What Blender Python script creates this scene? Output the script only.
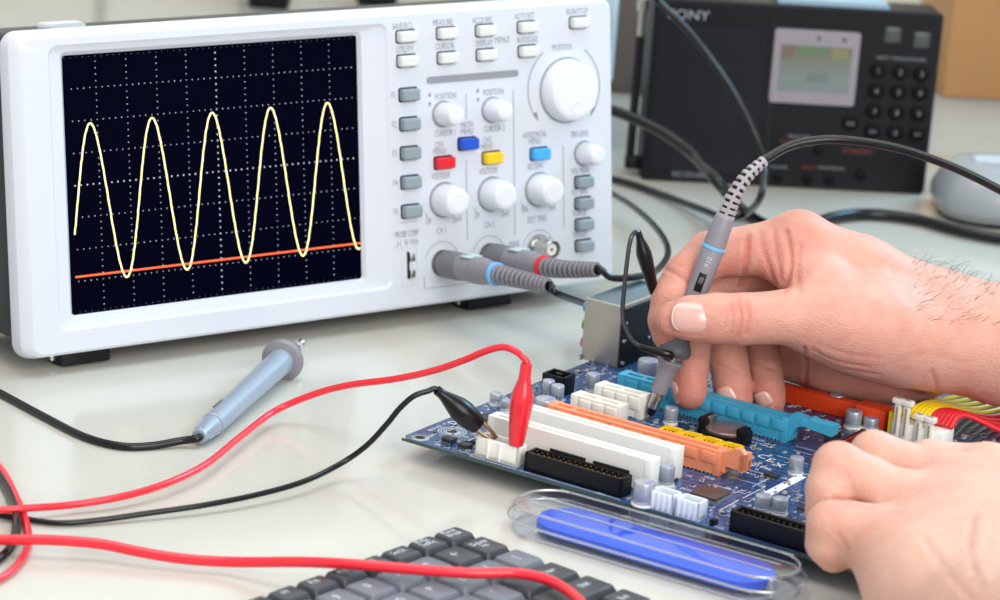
import bpy, bmesh, math, random
import numpy as np
from mathutils import Matrix, Vector
random.seed(7)
for o in list(bpy.data.objects): bpy.data.objects.remove(o)
scene = bpy.context.scene
COL = scene.collection
TZ = 740.0          # table top height above the floor, everything below is in millimetres over the table top
MM = 0.001

# ------------------------------------------------------------------ camera
F_PX, PITCH, CAM_H, ROLL = 2895.0, 0.285, 430.4, 0.073
cam = bpy.data.cameras.new('camera'); cam_o = bpy.data.objects.new('camera', cam); COL.objects.link(cam_o)
cam.sensor_width = 36.0; cam.lens = F_PX / 1000 * 36.0; cam.clip_start = 0.05; cam.clip_end = 50
_F = Vector((0, math.cos(PITCH), -math.sin(PITCH))); _U = Vector((0, math.sin(PITCH), math.cos(PITCH))); _R = Vector((1, 0, 0))
_c, _s = math.cos(ROLL), math.sin(ROLL)
_RC = _R * _c + _U * _s; _UC = _U * _c - _R * _s
cam_o.matrix_world = Matrix(((_RC.x, _UC.x, -_F.x, 0), (_RC.y, _UC.y, -_F.y, 0), (_RC.z, _UC.z, -_F.z, (CAM_H + TZ) * MM), (0, 0, 0, 1)))
cam.dof.use_dof = True; cam.dof.focus_distance = 1.29; cam.dof.aperture_fstop = 13
scene.camera = cam_o

# ------------------------------------------------------------------ world, lights, exposure
w = bpy.data.worlds.new('world'); scene.world = w; w.use_nodes = True
w.node_tree.nodes['Background'].inputs[0].default_value = (0.93, 0.97, 1.0, 1)
w.node_tree.nodes['Background'].inputs[1].default_value = 0.6
def area(name, loc, target, size, power, col=(1, 1, 1), sy=None):
    l = bpy.data.lights.new(name, 'AREA'); l.energy = power; l.color = col; l.size = size
    if sy: l.shape = 'RECTANGLE'; l.size_y = sy
    o = bpy.data.objects.new(name, l); COL.objects.link(o)
    o.location = loc; d = Vector(target) - Vector(loc); o.rotation_euler = d.to_track_quat('-Z', 'Y').to_euler()
    return o
area('front_fill_light', (0.75, -0.25, 1.6), (0.05, 1.25, 0.74), 1.1, 19, (1.0, 0.985, 0.96))  # added camera-side soft fill for the hands, no window stands there
area('overhead_fill_light', (-0.1, 1.3, 2.7), (0.05, 1.25, 0.74), 1.3, 14, (1, 1, 1))  # added overhead softbox, the scene has no ceiling lamp
area('sky_window_light', (1.1, 2.15, 1.75), (0.1, 1.3, 0.74), 0.6, 13, (0.25, 0.68, 1.0), 0.45)
scene.view_settings.view_transform = 'Standard'; scene.view_settings.look = 'None'
scene.view_settings.exposure = 0.42; scene.view_settings.gamma = 1.0; scene.view_settings.use_curve_mapping = False

# ------------------------------------------------------------------ geometry helpers
CAMP = np.array([0, 0, CAM_H])
def ray(px, py):
    x, y = px - 500.0, py - 300.0; x, y = _c * x + _s * y, -_s * x + _c * y
    return np.array([x, F_PX * math.cos(PITCH) - y * math.sin(PITCH), -F_PX * math.sin(PITCH) - y * math.cos(PITCH)]) / F_PX
def tb(px, py, z=0.0):          # a point of the place at height z over the table
    D = ray(px, py); t = (z - CAM_H) / D[2]; return tuple(CAMP + t * D)
def dp(px, py, y):              # a point of the place at distance y along the table
    D = ray(px, py); return tuple(CAMP + y / D[1] * D)
def proj(P):
    d = P - CAMP
    Fv = np.array(_F); Uv = np.array(_U); dep = d @ Fv
    x = F_PX * d[:, 0] / dep; y = -F_PX * (d @ Uv) / dep
    return 500 + _c * x - _s * y, 300 + _s * x + _c * y
def spline(pts, n=8):
    P = [np.array(p, float) for p in pts]
    if len(P) < 3: return P
    P = [2 * P[0] - P[1]] + P + [2 * P[-1] - P[-2]]; out = []
    for i in range(1, len(P) - 2):
        a, b, c, d = P[i - 1:i + 3]
        for k in range(n):
            t = k / n
            out.append(.5 * ((2 * b) + (c - a) * t + (2 * a - 5 * b + 4 * c - d) * t * t + (3 * b - a - 3 * c + d) * t ** 3))
    out.append(P[-2]); return out
def frame(d):
    d = Vector(d).normalized(); u = Vector((0, 0, 1)) if abs(d.z) < .9 else Vector((1, 0, 0))
    x = d.cross(u).normalized(); y = x.cross(d).normalized(); return x, y, d
def rrect(x0, x1, z0, z1, r, n=5):
    out = []
    for cx, cz, a0 in ((x1 - r, z1 - r, 0), (x0 + r, z1 - r, 90), (x0 + r, z0 + r, 180), (x1 - r, z0 + r, 270)):
        for k in range(n + 1):
            a = math.radians(a0 + 90 * k / n); out.append((cx + r * math.cos(a), cz + r * math.sin(a)))
    return out
_font_cache = {}
def text_mesh(s):
    if s in _font_cache: return _font_cache[s]
    cu = bpy.data.curves.new('t', 'FONT'); cu.body = s; cu.align_x = 'CENTER'; cu.align_y = 'CENTER'; cu.resolution_u = 2; cu.size = 1
    o = bpy.data.objects.new('t', cu); COL.objects.link(o)
    bpy.context.view_layer.update()
    me = bpy.data.meshes.new_from_object(o.evaluated_get(bpy.context.evaluated_depsgraph_get()))
    r = ([tuple(v.co) for v in me.vertices], [tuple(p.vertices) for p in me.polygons])
    bpy.data.objects.remove(o); bpy.data.curves.remove(cu); bpy.data.meshes.remove(me)
    _font_cache[s] = r; return r

class MB:
    def __init__(s): s.v = []; s.f = []
    def add(s, V, Fc):
        n = len(s.v); s.v += [tuple(p) for p in V]; s.f += [tuple(i + n for i in f) for f in Fc]; return s
    def box(s, c, d, ch=0.0, m=None):
        x, y, z = d[0] / 2, d[1] / 2, d[2] / 2
        if ch <= 0:
            V = [(sx * x, sy * y, sz * z) for sx in (-1, 1) for sy in (-1, 1) for sz in (-1, 1)]
            Fc = [(0, 1, 3, 2), (4, 6, 7, 5), (0, 4, 5, 1), (2, 3, 7, 6), (0, 2, 6, 4), (1, 5, 7, 3)]
        else:
            bm = bmesh.new(); bmesh.ops.create_cube(bm, size=1)
            for q in bm.verts: q.co = Vector((q.co.x * d[0], q.co.y * d[1], q.co.z * d[2]))
            bmesh.ops.bevel(bm, geom=bm.edges[:], offset=ch, segments=2, affect='EDGES', profile=.5)
            bm.verts.index_update(); V = [tuple(q.co) for q in bm.verts]; Fc = [tuple(q.index for q in f.verts) for f in bm.faces]; bm.free()
        if m is not None: V = [tuple(m @ Vector(p)) for p in V]
        return s.add([(p[0] + c[0], p[1] + c[1], p[2] + c[2]) for p in V], Fc)
    def bb(s, x0, x1, y0, y1, z0, z1, ch=0.0): return s.box(((x0 + x1) / 2, (y0 + y1) / 2, (z0 + z1) / 2), (x1 - x0, y1 - y0, z1 - z0), ch)
    def prism(s, poly, a, b, axis='z'):
        def mk(p, h): return {'z': (p[0], p[1], h), 'y': (p[0], h, p[1]), 'x': (h, p[0], p[1])}[axis]
        n = len(poly); V = [mk(p, a) for p in poly] + [mk(p, b) for p in poly]
        Fc = [tuple(range(n))[::-1], tuple(range(n, 2 * n))] + [(i, (i + 1) % n, n + (i + 1) % n, n + i) for i in range(n)]
        return s.add(V, Fc)
    def loops(s, L, cap0=True, cap1=True):
        n = len(L[0]); V = [p for l in L for p in l]; Fc = []
        for k in range(len(L) - 1):
            for i in range(n): Fc.append((k * n + i, k * n + (i + 1) % n, (k + 1) * n + (i + 1) % n, (k + 1) * n + i))
        if cap0: Fc.append(tuple(range(n))[::-1])
        if cap1: Fc.append(tuple((len(L) - 1) * n + i for i in range(n)))
        return s.add(V, Fc)
    def lathe(s, prof, o=(0, 0, 0), d=(0, 0, 1), n=20, sq=1.0, ribs=0, rd=0.0):
        x, y, dd = frame(d); o = Vector(o); L = []
        for (h, r) in prof:
            l = []
            for i in range(n):
                a = 2 * math.pi * i / n; rr = r
                if ribs and i % 2: rr = r - rd
                l.append(tuple(o + dd * h + x * (rr * math.cos(a)) + y * (rr * sq * math.sin(a))))
            L.append(l)
        return s.loops(L)
    def tube(s, pts, r, n=10, smooth=8):
        P = spline(pts, smooth); m = len(P)
        R = r if callable(r) else (lambda t: r)
        d0 = Vector(P[1] - P[0]).normalized(); x, y, _ = frame(d0); L = []
        for i in range(m):
            d = Vector(P[min(i + 1, m - 1)] - P[max(i - 1, 0)])
            if d.length < 1e-9: d = d0.copy()
            d.normalize(); x = (x - d * x.dot(d)).normalized(); y = d.cross(x)
            rr = R(i / (m - 1)); c = Vector(P[i])
            L.append([tuple(c + x * (rr * math.cos(2 * math.pi * k / n)) + y * (rr * math.sin(2 * math.pi * k / n))) for k in range(n)])
        return s.loops(L)
    def text(s, t, m, size, sx=1.0):
        V, Fc = text_mesh(t)
        return s.add([tuple(m @ Vector((p[0] * size * sx, p[1] * size, 0))) for p in V], Fc)
    def build(s, name, mat, parent=None, world=False, smooth=35, loc=None, fixn=True):
        V = np.array(s.v, float)
        if loc is not None: V = V - np.array(loc)
        V = V * MM
        if world and parent is not None:
            Mi = parent.matrix_basis.inverted() if parent.parent is None else (parent.parent.matrix_basis @ parent.matrix_basis).inverted()
            W = V + np.array([0, 0, TZ * MM]); A = np.array(Mi); V = W @ A[:3, :3].T + A[:3, 3]
        me = bpy.data.meshes.new(name); me.from_pydata(V.tolist(), [], s.f); me.update()
        if fixn:
            bm = bmesh.new(); bm.from_mesh(me); bmesh.ops.recalc_face_normals(bm, faces=bm.faces[:]); bm.to_mesh(me); bm.free()
        if smooth:
            me.polygons.foreach_set('use_smooth', [True] * len(me.polygons)); me.set_sharp_from_angle(angle=math.radians(smooth))
        o = bpy.data.objects.new(name, me); COL.objects.link(o); me.materials.append(mat)
        if loc is not None: o.location = (loc[0] * MM, loc[1] * MM, (loc[2] + TZ) * MM)
        if parent is not None: o.parent = parent
        return o
def tag(o, label, cat, group=None, kind=None):
    o['label'] = label; o['category'] = cat
    if group: o['group'] = group
    if kind: o['kind'] = kind
    return o
def thing(name, label, cat, loc=(0, 0, 0), rot=None, group=None):
    o = bpy.data.objects.new(name, None); COL.objects.link(o); o.empty_display_size = .01
    M = Matrix.Translation(Vector((loc[0] * MM, loc[1] * MM, (loc[2] + TZ) * MM)))
    if rot is not None: M = M @ rot.to_4x4()
    o.matrix_basis = M; return tag(o, label, cat, group)
def dup(o, parent=None, loc=None):
    c = o.copy(); COL.objects.link(c)
    if parent is not None: c.parent = parent
    if loc is not None: c.location = Vector(loc) * MM
    return c
def RZ(a): return Matrix.Rotation(a, 3, 'Z')

# ------------------------------------------------------------------ materials
def lin(h):
    h = h.lstrip('#'); c = [int(h[i:i + 2], 16) / 255 for i in (0, 2, 4)]
    return tuple((x / 12.92 if x <= .04045 else ((x + .055) / 1.055) ** 2.4) for x in c) + (1,)
_mats = {}
def mat(name, col, rough=.4, metal=0.0, var=0.06, vscale=300, bump=0.0, bscale=1500, coat=0.0, emit=0.0, spec=.5, sss=0.0):
    if name in _mats: return _mats[name]
    m = bpy.data.materials.new(name); m.use_nodes = True; nt = m.node_tree; N = nt.nodes; b = N['Principled BSDF']
    c = lin(col) if isinstance(col, str) else tuple(col) + (1,)
    b.inputs['Roughness'].default_value = rough; b.inputs['Metallic'].default_value = metal
    b.inputs['Coat Weight'].default_value = coat; b.inputs['Specular IOR Level'].default_value = spec
    tc = N.new('ShaderNodeTexCoord')
    if var > 0:
        nz = N.new('ShaderNodeTexNoise'); nz.inputs['Scale'].default_value = vscale; nz.inputs['Detail'].default_value = 3
        nt.links.new(tc.outputs['Object'], nz.inputs['Vector'])
        mx = N.new('ShaderNodeMix'); mx.data_type = 'RGBA'
        mx.inputs[6].default_value = tuple(x * (1 - var) for x in c[:3]) + (1,); mx.inputs[7].default_value = tuple(min(1, x * (1 + var)) for x in c[:3]) + (1,)
        nt.links.new(nz.outputs['Fac'], mx.inputs[0]); nt.links.new(mx.outputs[2], b.inputs['Base Color'])
    else: b.inputs['Base Color'].default_value = c
    if bump > 0:
        n2 = N.new('ShaderNodeTexNoise'); n2.inputs['Scale'].default_value = bscale; nt.links.new(tc.outputs['Object'], n2.inputs['Vector'])
        bp = N.new('ShaderNodeBump'); bp.inputs['Strength'].default_value = bump; bp.inputs['Distance'].default_value = .0003
        nt.links.new(n2.outputs['Fac'], bp.inputs['Height']); nt.links.new(bp.outputs[0], b.inputs['Normal'])
    if emit > 0:
        b.inputs['Emission Color'].default_value = c; b.inputs['Emission Strength'].default_value = emit
    if sss > 0:
        b.inputs['Subsurface Weight'].default_value = sss; b.inputs['Subsurface Radius'].default_value = (1, .35, .2); b.inputs['Subsurface Scale'].default_value = .003
    _mats[name] = m; return m
def clear_mat(name, tint=(1, 1, 1), rough=.03, gl=.12):
    m = bpy.data.materials.new(name); m.use_nodes = True; nt = m.node_tree; N = nt.nodes; N.remove(N['Principled BSDF'])
    out = N['Material Output']; t = N.new('ShaderNodeBsdfTransparent'); t.inputs[0].default_value = tint + (1,)
    g = N.new('ShaderNodeBsdfGlossy'); g.inputs['Roughness'].default_value = rough
    lw = N.new('ShaderNodeLayerWeight'); lw.inputs[0].default_value = .5
    pw = N.new('ShaderNodeMath'); pw.operation = 'POWER'; pw.inputs[1].default_value = 3.5; nt.links.new(lw.outputs['Facing'], pw.inputs[0])
    mth = N.new('ShaderNodeMath'); mth.operation = 'MULTIPLY_ADD'; mth.inputs[1].default_value = .55; mth.inputs[2].default_value = gl; mth.use_clamp = True
    mx = N.new('ShaderNodeMixShader'); nt.links.new(pw.outputs[0], mth.inputs[0]); nt.links.new(mth.outputs[0], mx.inputs[0])
    nt.links.new(t.outputs[0], mx.inputs[1]); nt.links.new(g.outputs[0], mx.inputs[2]); nt.links.new(mx.outputs[0], out.inputs[0]); return m
WHITE = mat('white_scope_plastic', '#d0d4dd', .38, var=.01, coat=.1)
DARK = mat('dark_blue_grey_plastic', '#10151d', .5, var=.1)
BTN_W = mat('ivory_button', '#d9dad6', .4, var=.02); BTN_G = mat('grey_button', '#8b979d', .4, var=.03)
KNOB = mat('white_knob_plastic', '#dfe1e6', .35, var=.01)
INK = mat('grey_panel_ink', '#7d838d', .6, var=0); GREYBAR = mat('grey_stripe', '#8d8f98', .5, var=.05)
RED_B = mat('red_button', '#dd1526', .35, var=.03); BLUE_B = mat('blue_button', '#0b50c8', .35, var=.03)
YEL_B = mat('yellow_button', '#f5c60f', .35, var=.03); SKY_B = mat('sky_blue_button', '#3fa6e6', .35, var=.03)
SCREEN = mat('screen_glass', (.0005, .0007, .006), .35, var=0, spec=.02)
TRACE = mat('yellow_trace', '#f4e9a0', .5, var=0, emit=.75); BASE = mat('orange_trace', '#e2542a', .5, var=0, emit=.7); DOTS = mat('grid_dots', '#aeb4bd', .5, var=0, emit=.4)
BLACK = mat('black_rubber', '#07080a', .3, var=.15, spec=.35); BLACKP = mat('black_plastic', '#0b0c10', .45, var=.15, spec=.3); BLACKC = mat('black_cable', '#06070a', .26, var=.1, spec=.4)
REDC = mat('red_silicone_cable', '#ee2436', .3, var=.04, coat=.2); REDCLIP = mat('red_vinyl', '#e8202f', .28, var=.05, coat=.3)
PROBE = mat('probe_grey', '#86838a', .42, var=.04); PROBE_L = mat('probe_light_grey', '#8f9bab', .3, var=.04, coat=.3); PROBE_D = mat('probe_dark_grey', '#55565c', .5, var=.06)
SKYRING = mat('sky_blue_ring', '#6fb6ee', .4, var=0); REDRING = mat('red_ring', '#e02a34', .4, var=0)
METAL = mat('nickel', '#c9c8c4', .25, 1.0, var=.05); STEEL = mat('brushed_steel', '#b4afa5', .42, .65, var=.12, vscale=60); GOLD = mat('gold_pin', '#b08a3c', .35, 1.0, var=.1)
IVORY = mat('ivory_slot_plastic', '#f0eee6', .45, var=.02); CREAMS = mat('cream_slot_plastic', '#e9e5d9', .45, var=.03); CONW = mat('bluish_white_connector', '#e3e9f3', .45, var=.02)
ORANGE = mat('salmon_orange_slot', '#f2946a', .45, var=.04); BLUES = mat('cyan_blue_slot', '#3fa3c6', .42, var=.05); YELH = mat('yellow_header', '#f3c81c', .45, var=.05)
DRED = mat('dark_red_socket', '#8e2a22', .5, var=.15); ORED = mat('orange_red_socket', '#f04a18', .4, var=.08)
CAN = mat('aluminium_can', '#b2b7be', .34, .45, var=.04); CANTOP = mat('aluminium_top', '#b9bdc8', .35, .6, var=.1); CANMARK = mat('violet_print', '#8f86b8', .5, var=.1)
CHIP = mat('chip_epoxy', '#2b2a2d', .5, var=.15); CHIPB = mat('brown_chip', '#4f3a35', .4, var=.15); SILK = mat('white_silkscreen', '#dfe6ee', .6, var=.04); SOLDER = mat('solder', '#b9bcc0', .35, .8, var=.15)

# ------------------------------------------------------------------ structure of the room and the table
fl = MB().bb(-1800, 1800, -600, 2400, -TZ - 40, -TZ).build('floor', mat('floor_grey', '#8d8a85', .5, var=.1, vscale=8), smooth=0, loc=(0, 900, -TZ)); fl['kind'] = 'structure'
CREAM = mat('cream_wall_paint', '#f5f0df', .75, var=.02, vscale=3)
wl = MB().bb(-1800, 1800, 2330, 2400, -TZ, 1700).build('wall_back', CREAM, smooth=0, loc=(0, 2360, -TZ)); wl['kind'] = 'structure'
SEAM = mat('wall_seam_brown', '#8a8377', .7, var=.1)
for x in (-343, -226, -118, 8):
    s_ = MB().bb(x - 4, x + 4, 2324, 2331, -TZ, 1700).build('wall_seam', SEAM, smooth=0, loc=(x, 2328, -TZ)); s_.parent = wl; s_.matrix_parent_inverse = Matrix.Identity(4)
    s_.location = Vector(s_.location) - wl.location

def table_material():
    m = bpy.data.materials.new('pale_glossy_table'); m.use_nodes = True; nt = m.node_tree; N = nt.nodes; b = N['Principled BSDF']
    tc = N.new('ShaderNodeTexCoord'); n1 = N.new('ShaderNodeTexNoise'); n1.inputs['Scale'].default_value = 9; n1.inputs['Detail'].default_value = 4
    n2 = N.new('ShaderNodeTexNoise'); n2.inputs['Scale'].default_value = 900
    nt.links.new(tc.outputs['Object'], n1.inputs['Vector']); nt.links.new(tc.outputs['Object'], n2.inputs['Vector'])
    a = N.new('ShaderNodeMath'); a.operation = 'MULTIPLY_ADD'; a.inputs[1].default_value = .35; nt.links.new(n2.outputs['Fac'], a.inputs[0]); nt.links.new(n1.outputs['Fac'], a.inputs[2])
    r = N.new('ShaderNodeValToRGB'); r.color_ramp.elements[0].position = .35; r.color_ramp.elements[1].position = .95
    r.color_ramp.elements[0].color = lin('#bfbbaf'); r.color_ramp.elements[1].color = lin('#cbc8be')
    nt.links.new(a.outputs[0], r.inputs[0]); nt.links.new(r.outputs[0], b.inputs['Base Color'])
    b.inputs['Roughness'].default_value = .14; b.inputs['Specular IOR Level'].default_value = .5
    return m
tbl = thing('table', 'pale grey glossy workbench table carrying all the equipment', 'table', (0, 1400, -TZ))
MB().bb(-1000, 1000, 500, 2290, -30, 0, 2).build('table_top', table_material(), tbl, world=True)
for x in (-940, 940):
    for y in (560, 2230): MB().bb(x - 25, x + 25, y - 25, y + 25, -TZ, -30, 2).build('leg', STEEL, tbl, world=True)

# ------------------------------------------------------------------ oscilloscope
SCO = (-219.8, 1276.7, 8.9); SROT = RZ(.649) @ Matrix.Rotation(-.143, 3, 'X')
sc = thing('oscilloscope', 'white digital oscilloscope showing a yellow sine wave on its dark screen', 'oscilloscope', SCO, SROT)
def rl(x0, x1, z0, z1, r, y): return [(p[0], y, p[1]) for p in rrect(x0, x1, z0, z1, r, 6)]
bz = MB(); W_, H_ = 351.0, 153.0
bz.loops([rl(3, W_, 1, H_ - 1, 9, 13), rl(1.5, W_ + 1, 0, H_, 8, 11), rl(1.2, W_ + 1.2, 0, H_, 8, 8), rl(2.5, W_ + 1, .4, H_ - .8, 7.5, 4), rl(5.4, W_, 1.2, H_ - 2.2, 6.5, 1), rl(7.5, W_ - 1, 2.4, H_ - 3.6, 5.5, 0),
          rl(20.5, 209, 12, 146, 5, 0), rl(22, 207.5, 13.5, 144.5, 4, 1.3), rl(28, 194.5, 17, 142.5, 2.5, 2.2), rl(30, 193, 18.6, 140.5, 1.5, 4.6)], cap1=False)
bz.build('front_bezel', WHITE, sc, smooth=25)
MB().loops([rl(4, W_ - 3, 5, 149.5, 8, 11), rl(3, W_ - 3, 7, 151.2, 8, 20), rl(5, W_ - 8, 9, 149, 8, 80), rl(14, W_ - 16, 14, 142, 8, 92)]).build('rear_case', DARK, sc)
for x0, x1 in ((26, 52), (262, 290)):
    ft = MB().bb(x0, x1, 9, 24, -6.3, 2, .8).build('foot', BLACKP, sc); MB().bb(x0 - 3, x0, 14, 17, -4, -1, .4).build('foot_pin', METAL, ft)
for x0 in (40, 285): MB().bb(x0, x0 + 24, 70, 92, 4.4, 9.5, .8).build('foot', BLACKP, sc)
MB().loops([rl(44, 62, 146, 152.6, 2, 40), rl(42, 64, 145, 153, 3, 48), rl(44, 62, 146, 152.6, 2, 56)]).build('handle_pivot', WHITE, sc)
sg = MB().bb(29, 194, 4.4, 7, 17.6, 141.5).build('screen', SCREEN, sc, smooth=0)
DX, DZ, GX, GZ = 16.2, 15.12, 30.9, 19.1
dots = MB()
def dot(x, z, s): dots.add([(x - s, 4.3, z - s), (x + s, 4.3, z - s), (x + s, 4.3, z + s), (x - s, 4.3, z + s)], [(0, 1, 2, 3)])
for i in range(1, 10):
    for j in range(1, 40): dot(GX + i * DX, GZ + j * DZ / 5, .34 if i == 5 else .22)
for j in range(1, 8):
    for i in range(1, 50): dot(GX + i * DX / 5, GZ + j * DZ, .34 if j == 4 else .22)
for i in range(0, 51):
    dot(GX + i * DX / 5, GZ + .6, .1); dot(GX + i * DX / 5, GZ + 8 * DZ - .6, .1)
d_ = dots.build('grid_dots', DOTS, sg, smooth=0, fixn=False); d_['kind'] = 'stuff'
def ribbon(pts, wd, y):
    m = MB(); V = []; n = len(pts)
    for i in range(n):
        a = np.array(pts[max(0, i - 1)]); b = np.array(pts[min(n - 1, i + 1)]); t = (b - a) / (np.linalg.norm(b - a) + 1e-9); nn = np.array([-t[1], t[0]]) * wd / 2
        p = np.array(pts[i]); V += [(p[0] + nn[0], y, p[1] + nn[1]), (p[0] - nn[0], y, p[1] - nn[1])]
    return m.add(V, [(2 * i, 2 * i + 1, 2 * i + 3, 2 * i + 2) for i in range(n - 1)])
wv = []
for i in range(0, 460):
    t = .12 + 9.86 * i / 459; ph_ = 2 * math.pi * (t - .76) / 2.035; wv.append((GX + t * DX, GZ + (3.43 + 2.47 * math.cos(ph_) + .05 * (round(t * 22) % 2 - .5) * abs(math.sin(ph_))) * DZ))
ribbon(wv, .85, 4.15).build('waveform_trace', TRACE, sg, smooth=0, fixn=False)
ribbon([(GX + 1.5, GZ + 1.15 * DZ), (GX + 10 * DX, GZ + 1.15 * DZ)], .95, 4.22).build('baseline_trace', BASE, sg, smooth=0, fixn=False)
def button(x, z, wdt, hgt, m, dep=4.5):
    b = MB(); hw, hh = wdt / 2, hgt / 2
    b.loops([rl(x - hw, x + hw, z - hh, z + hh, 1, .2), rl(x - hw, x + hw, z - hh, z + hh, 1, -dep + .8), rl(x - hw + .8, x + hw - .8, z - hh + .8, z + hh - .8, .8, -dep)])
    o = b.build('button', m, sc)
    MB().loops([rl(x - hw - .7, x + hw + .7, z - hh - .7, z + hh + .7, 1.4, .1), rl(x - hw - .7, x + hw + .7, z - hh - .7, z + hh + .7, 1.4, -.12)]).build('button_gap', BLACKP, o)
    return o
for x, z in ((219.6, 138.8), (244.2, 139), (268.4, 139), (294.9, 139.2), (328.7, 139.7), (219.8, 126.6), (244.4, 126.6), (268.6, 126.6), (295.2, 126.8)): button(x, z, 10.8, 5.5, BTN_W)
for k in range(5): button(220.4, 109.6 - 14.75 * k, 10.2, 6, BTN_G)
for k in range(4): button(330.6, 55.8 - 11.3 * k, 10, 5.6, BTN_G)
for x, z, m in ((256.2, 82, BLUE_B), (241.2, 73.5, RED_B), (271.3, 73.5, YEL_B), (302, 73, SKY_B)): button(x, z, 10.6, 5.8, m)
def knob(x, z, rb, rt, L, n=40):
    k = MB().lathe([(0, rb), (1.2, rb + .2), (L * .55, rb * .96), (L - 1.2, rt + .4), (L - .4, rt), (L, rt - .9)], (x, 0, z), (0, -1, 0), n, ribs=1, rd=.22).build('knob', KNOB, sc, smooth=50)
    MB().lathe([(0, rt - 1.6), (.25, rt - 1.9)], (x, -L + .05, z), (0, -1, 0), 28).build('knob_cap', KNOB, k)
    MB().lathe([(0, rb + 1.0), (.25, rb + .9)], (x, .05, z), (0, -1, 0), 36).build('knob_gap', GREYBAR, k)
    return k
for x, z in ((241, 98.2), (271.8, 98), (331.2, 70.6)): knob(x + .7, z, 5.9, 4.6, 12.5)
for x, z in ((240.8, 54.3), (271, 54.5), (301.3, 54.2)): knob(x + .6, z, 8.3, 6.8, 13)
bk = knob(320.3, 104.8, 16.4, 14.8, 9, 60)
MB().lathe([(0, 3.9), (.55, 3.5), (.55, 3.1), (.1, 2.3), (.08, .1)], (320.3, -9.05, 96.5), (0, -1, 0), 24).build('finger_dimple', KNOB, bk)
def fm(x, z, y=-.12): return Matrix(((1, 0, 0, x), (0, 0, -1, y), (0, 1, 0, z), (0, 0, 0, 1)))
tx = MB()
LET = [('SAVE/RCL', 216, 144.8), ('MEASURE', 240.5, 145.2), ('ACQUIRE', 265, 145), ('AUTOSET', 292, 145.6), ('RUN/STOP', 326, 146.2), ('UTILITY', 217, 133), ('CURSOR', 241.5, 133.2), ('DISPLAY', 266, 133.2), ('MENUS', 279.5, 133.4), ('AUTOSCALE', 293.5, 133.4),
       ('POSITION', 318, 127.2), ('POSITION', 243.5, 107), ('POSITION', 273.5, 107), ('CURSOR 1', 243, 88.2), ('CURSOR 2', 273.5, 88.2), ('MATH', 256.4, 91.4), ('MENU', 256.4, 88), ('CH1', 239, 82.6), ('MENU', 239, 79.2), ('CH2', 269, 82.6), ('MENU', 269, 79.2),
       ('HORIZONTAL', 299.5, 83), ('MENU', 299.5, 79.4), ('VOLTS/DIV', 239.5, 66.6), ('VOLTS/DIV', 269.5, 66.6), ('SEC/DIV', 299.5, 66.4), ('TRIG LEVEL', 329, 81), ('TRIG MENU', 329, 61.6), ('CH 1', 239.5, 38.6), ('CH 2', 269.8, 38.6), ('EXT TRIG', 300.5, 38.6),
       ('5V', 231.5, 44), ('2mV', 249.5, 43.5), ('5V', 261.5, 44), ('2mV', 280, 43.5), ('50S', 292.5, 44.5), ('5nS', 310.5, 44), ('PROBE COMP', 218, 39), ('_|~|_ 5V 1KHz', 218, 34.6), ('MAX', 285.5, 27), ('SET 50%', 328.4, 50.5), ('FORCE', 328.4, 39.2), ('SINGLE', 328.4, 28)]
for k in range(5): LET.append(('F%d' % (k + 1), 211.6, 109.8 - 14.75 * k))
for t, x, z in LET:
    if z > 131 and t not in ('POSITION', 'MENUS'): x, z = x + 2, z - .9
    tx.text(t, fm(x, z), 4.6, .64 if len(t) < 9 else .52)
for x in (233.6, 263.6):
    for z0, sg_ in ((107.6, 1), (104.6, -1)): tx.add([(x - 1, -.12, z0), (x + 1, -.12, z0), (x, -.12, z0 + 2.4 * sg_)], [(0, 1, 2)])
tx.build('panel_lettering', INK, sc, smooth=0, fixn=False)['kind'] = 'stuff'
ln = MB()
def bar(x0, x1, z0, z1, y=-.1): ln.add([(x0, y, z0), (x1, y, z0), (x1, y, z1), (x0, y, z1)], [(0, 1, 2, 3)])
for x, a, b in ((256.2, 107.3, 94.6), (255.6, 73.5, 32), (286, 107.3, 31.8), (318, 76, 32)): bar(x - .2, x + .2, b, a)
bar(229, 335, 9.6, 9.9); bar(228, 228.4, 10, 16); bar(213, 224, 45, 45.2)
def arc(cx, cz, r, a0, a1, wd=.4):
    P = [(cx + r * math.cos(math.radians(a0 + (a1 - a0) * i / 16)), cz + r * math.sin(math.radians(a0 + (a1 - a0) * i / 16))) for i in range(17)]
    m = ribbon(P, wd, -.1); ln.add(m.v, m.f)
arc(319, 106, 23.5, 125, 215, .55); arc(319, 106, 23.5, 55, -35, .55)
for x in (239.4, 269.1, 300.8): arc(x, 22.5, 10.5, 20, 160, .3)
for x in (240.8, 271, 301.3): arc(x, 54.2, 12.5, 205, 232, .35)
for a in (215, -35):
    x = 319 + 23.5 * math.cos(math.radians(a)); z = 106 + 23.5 * math.sin(math.radians(a)); d = 1 if a > 0 else -1
    ln.add([(x - 1.2 * d, -.1, z + 1.5), (x + 1.4 * d, -.1, z + 2.4), (x + 2.2 * d, -.1, z - 3)], [(0, 1, 2)])
ln.build('panel_lines', INK, sc, smooth=0, fixn=False)
MB().loops([rl(232, 289.5, 114, 117.6, 1.7, 0), rl(232, 289.5, 114, 117.6, 1.7, -.3)]).build('grey_stripe', GREYBAR, sc)
pc = MB().loops([rl(214.5, 224.5, 13, 33, 1.2, 0), rl(214.5, 224.5, 13, 33, 1.2, -.5), rl(215.2, 223.8, 13.7, 32.3, 1, -.5), rl(215.2, 223.8, 13.7, 32.3, 1, -.1)]).build('probe_compensation_terminal', WHITE, sc)
MB().bb(217.8, 219, -.5, .5, 16, 30).build('terminal_slot', BLACKP, pc); MB().bb(218.8, 221.4, -2.5, -.2, 25, 29, .3).bb(218.8, 221.4, -2.5, -.2, 16.5, 20.5, .3).build('terminal_contact', METAL, pc)
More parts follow.
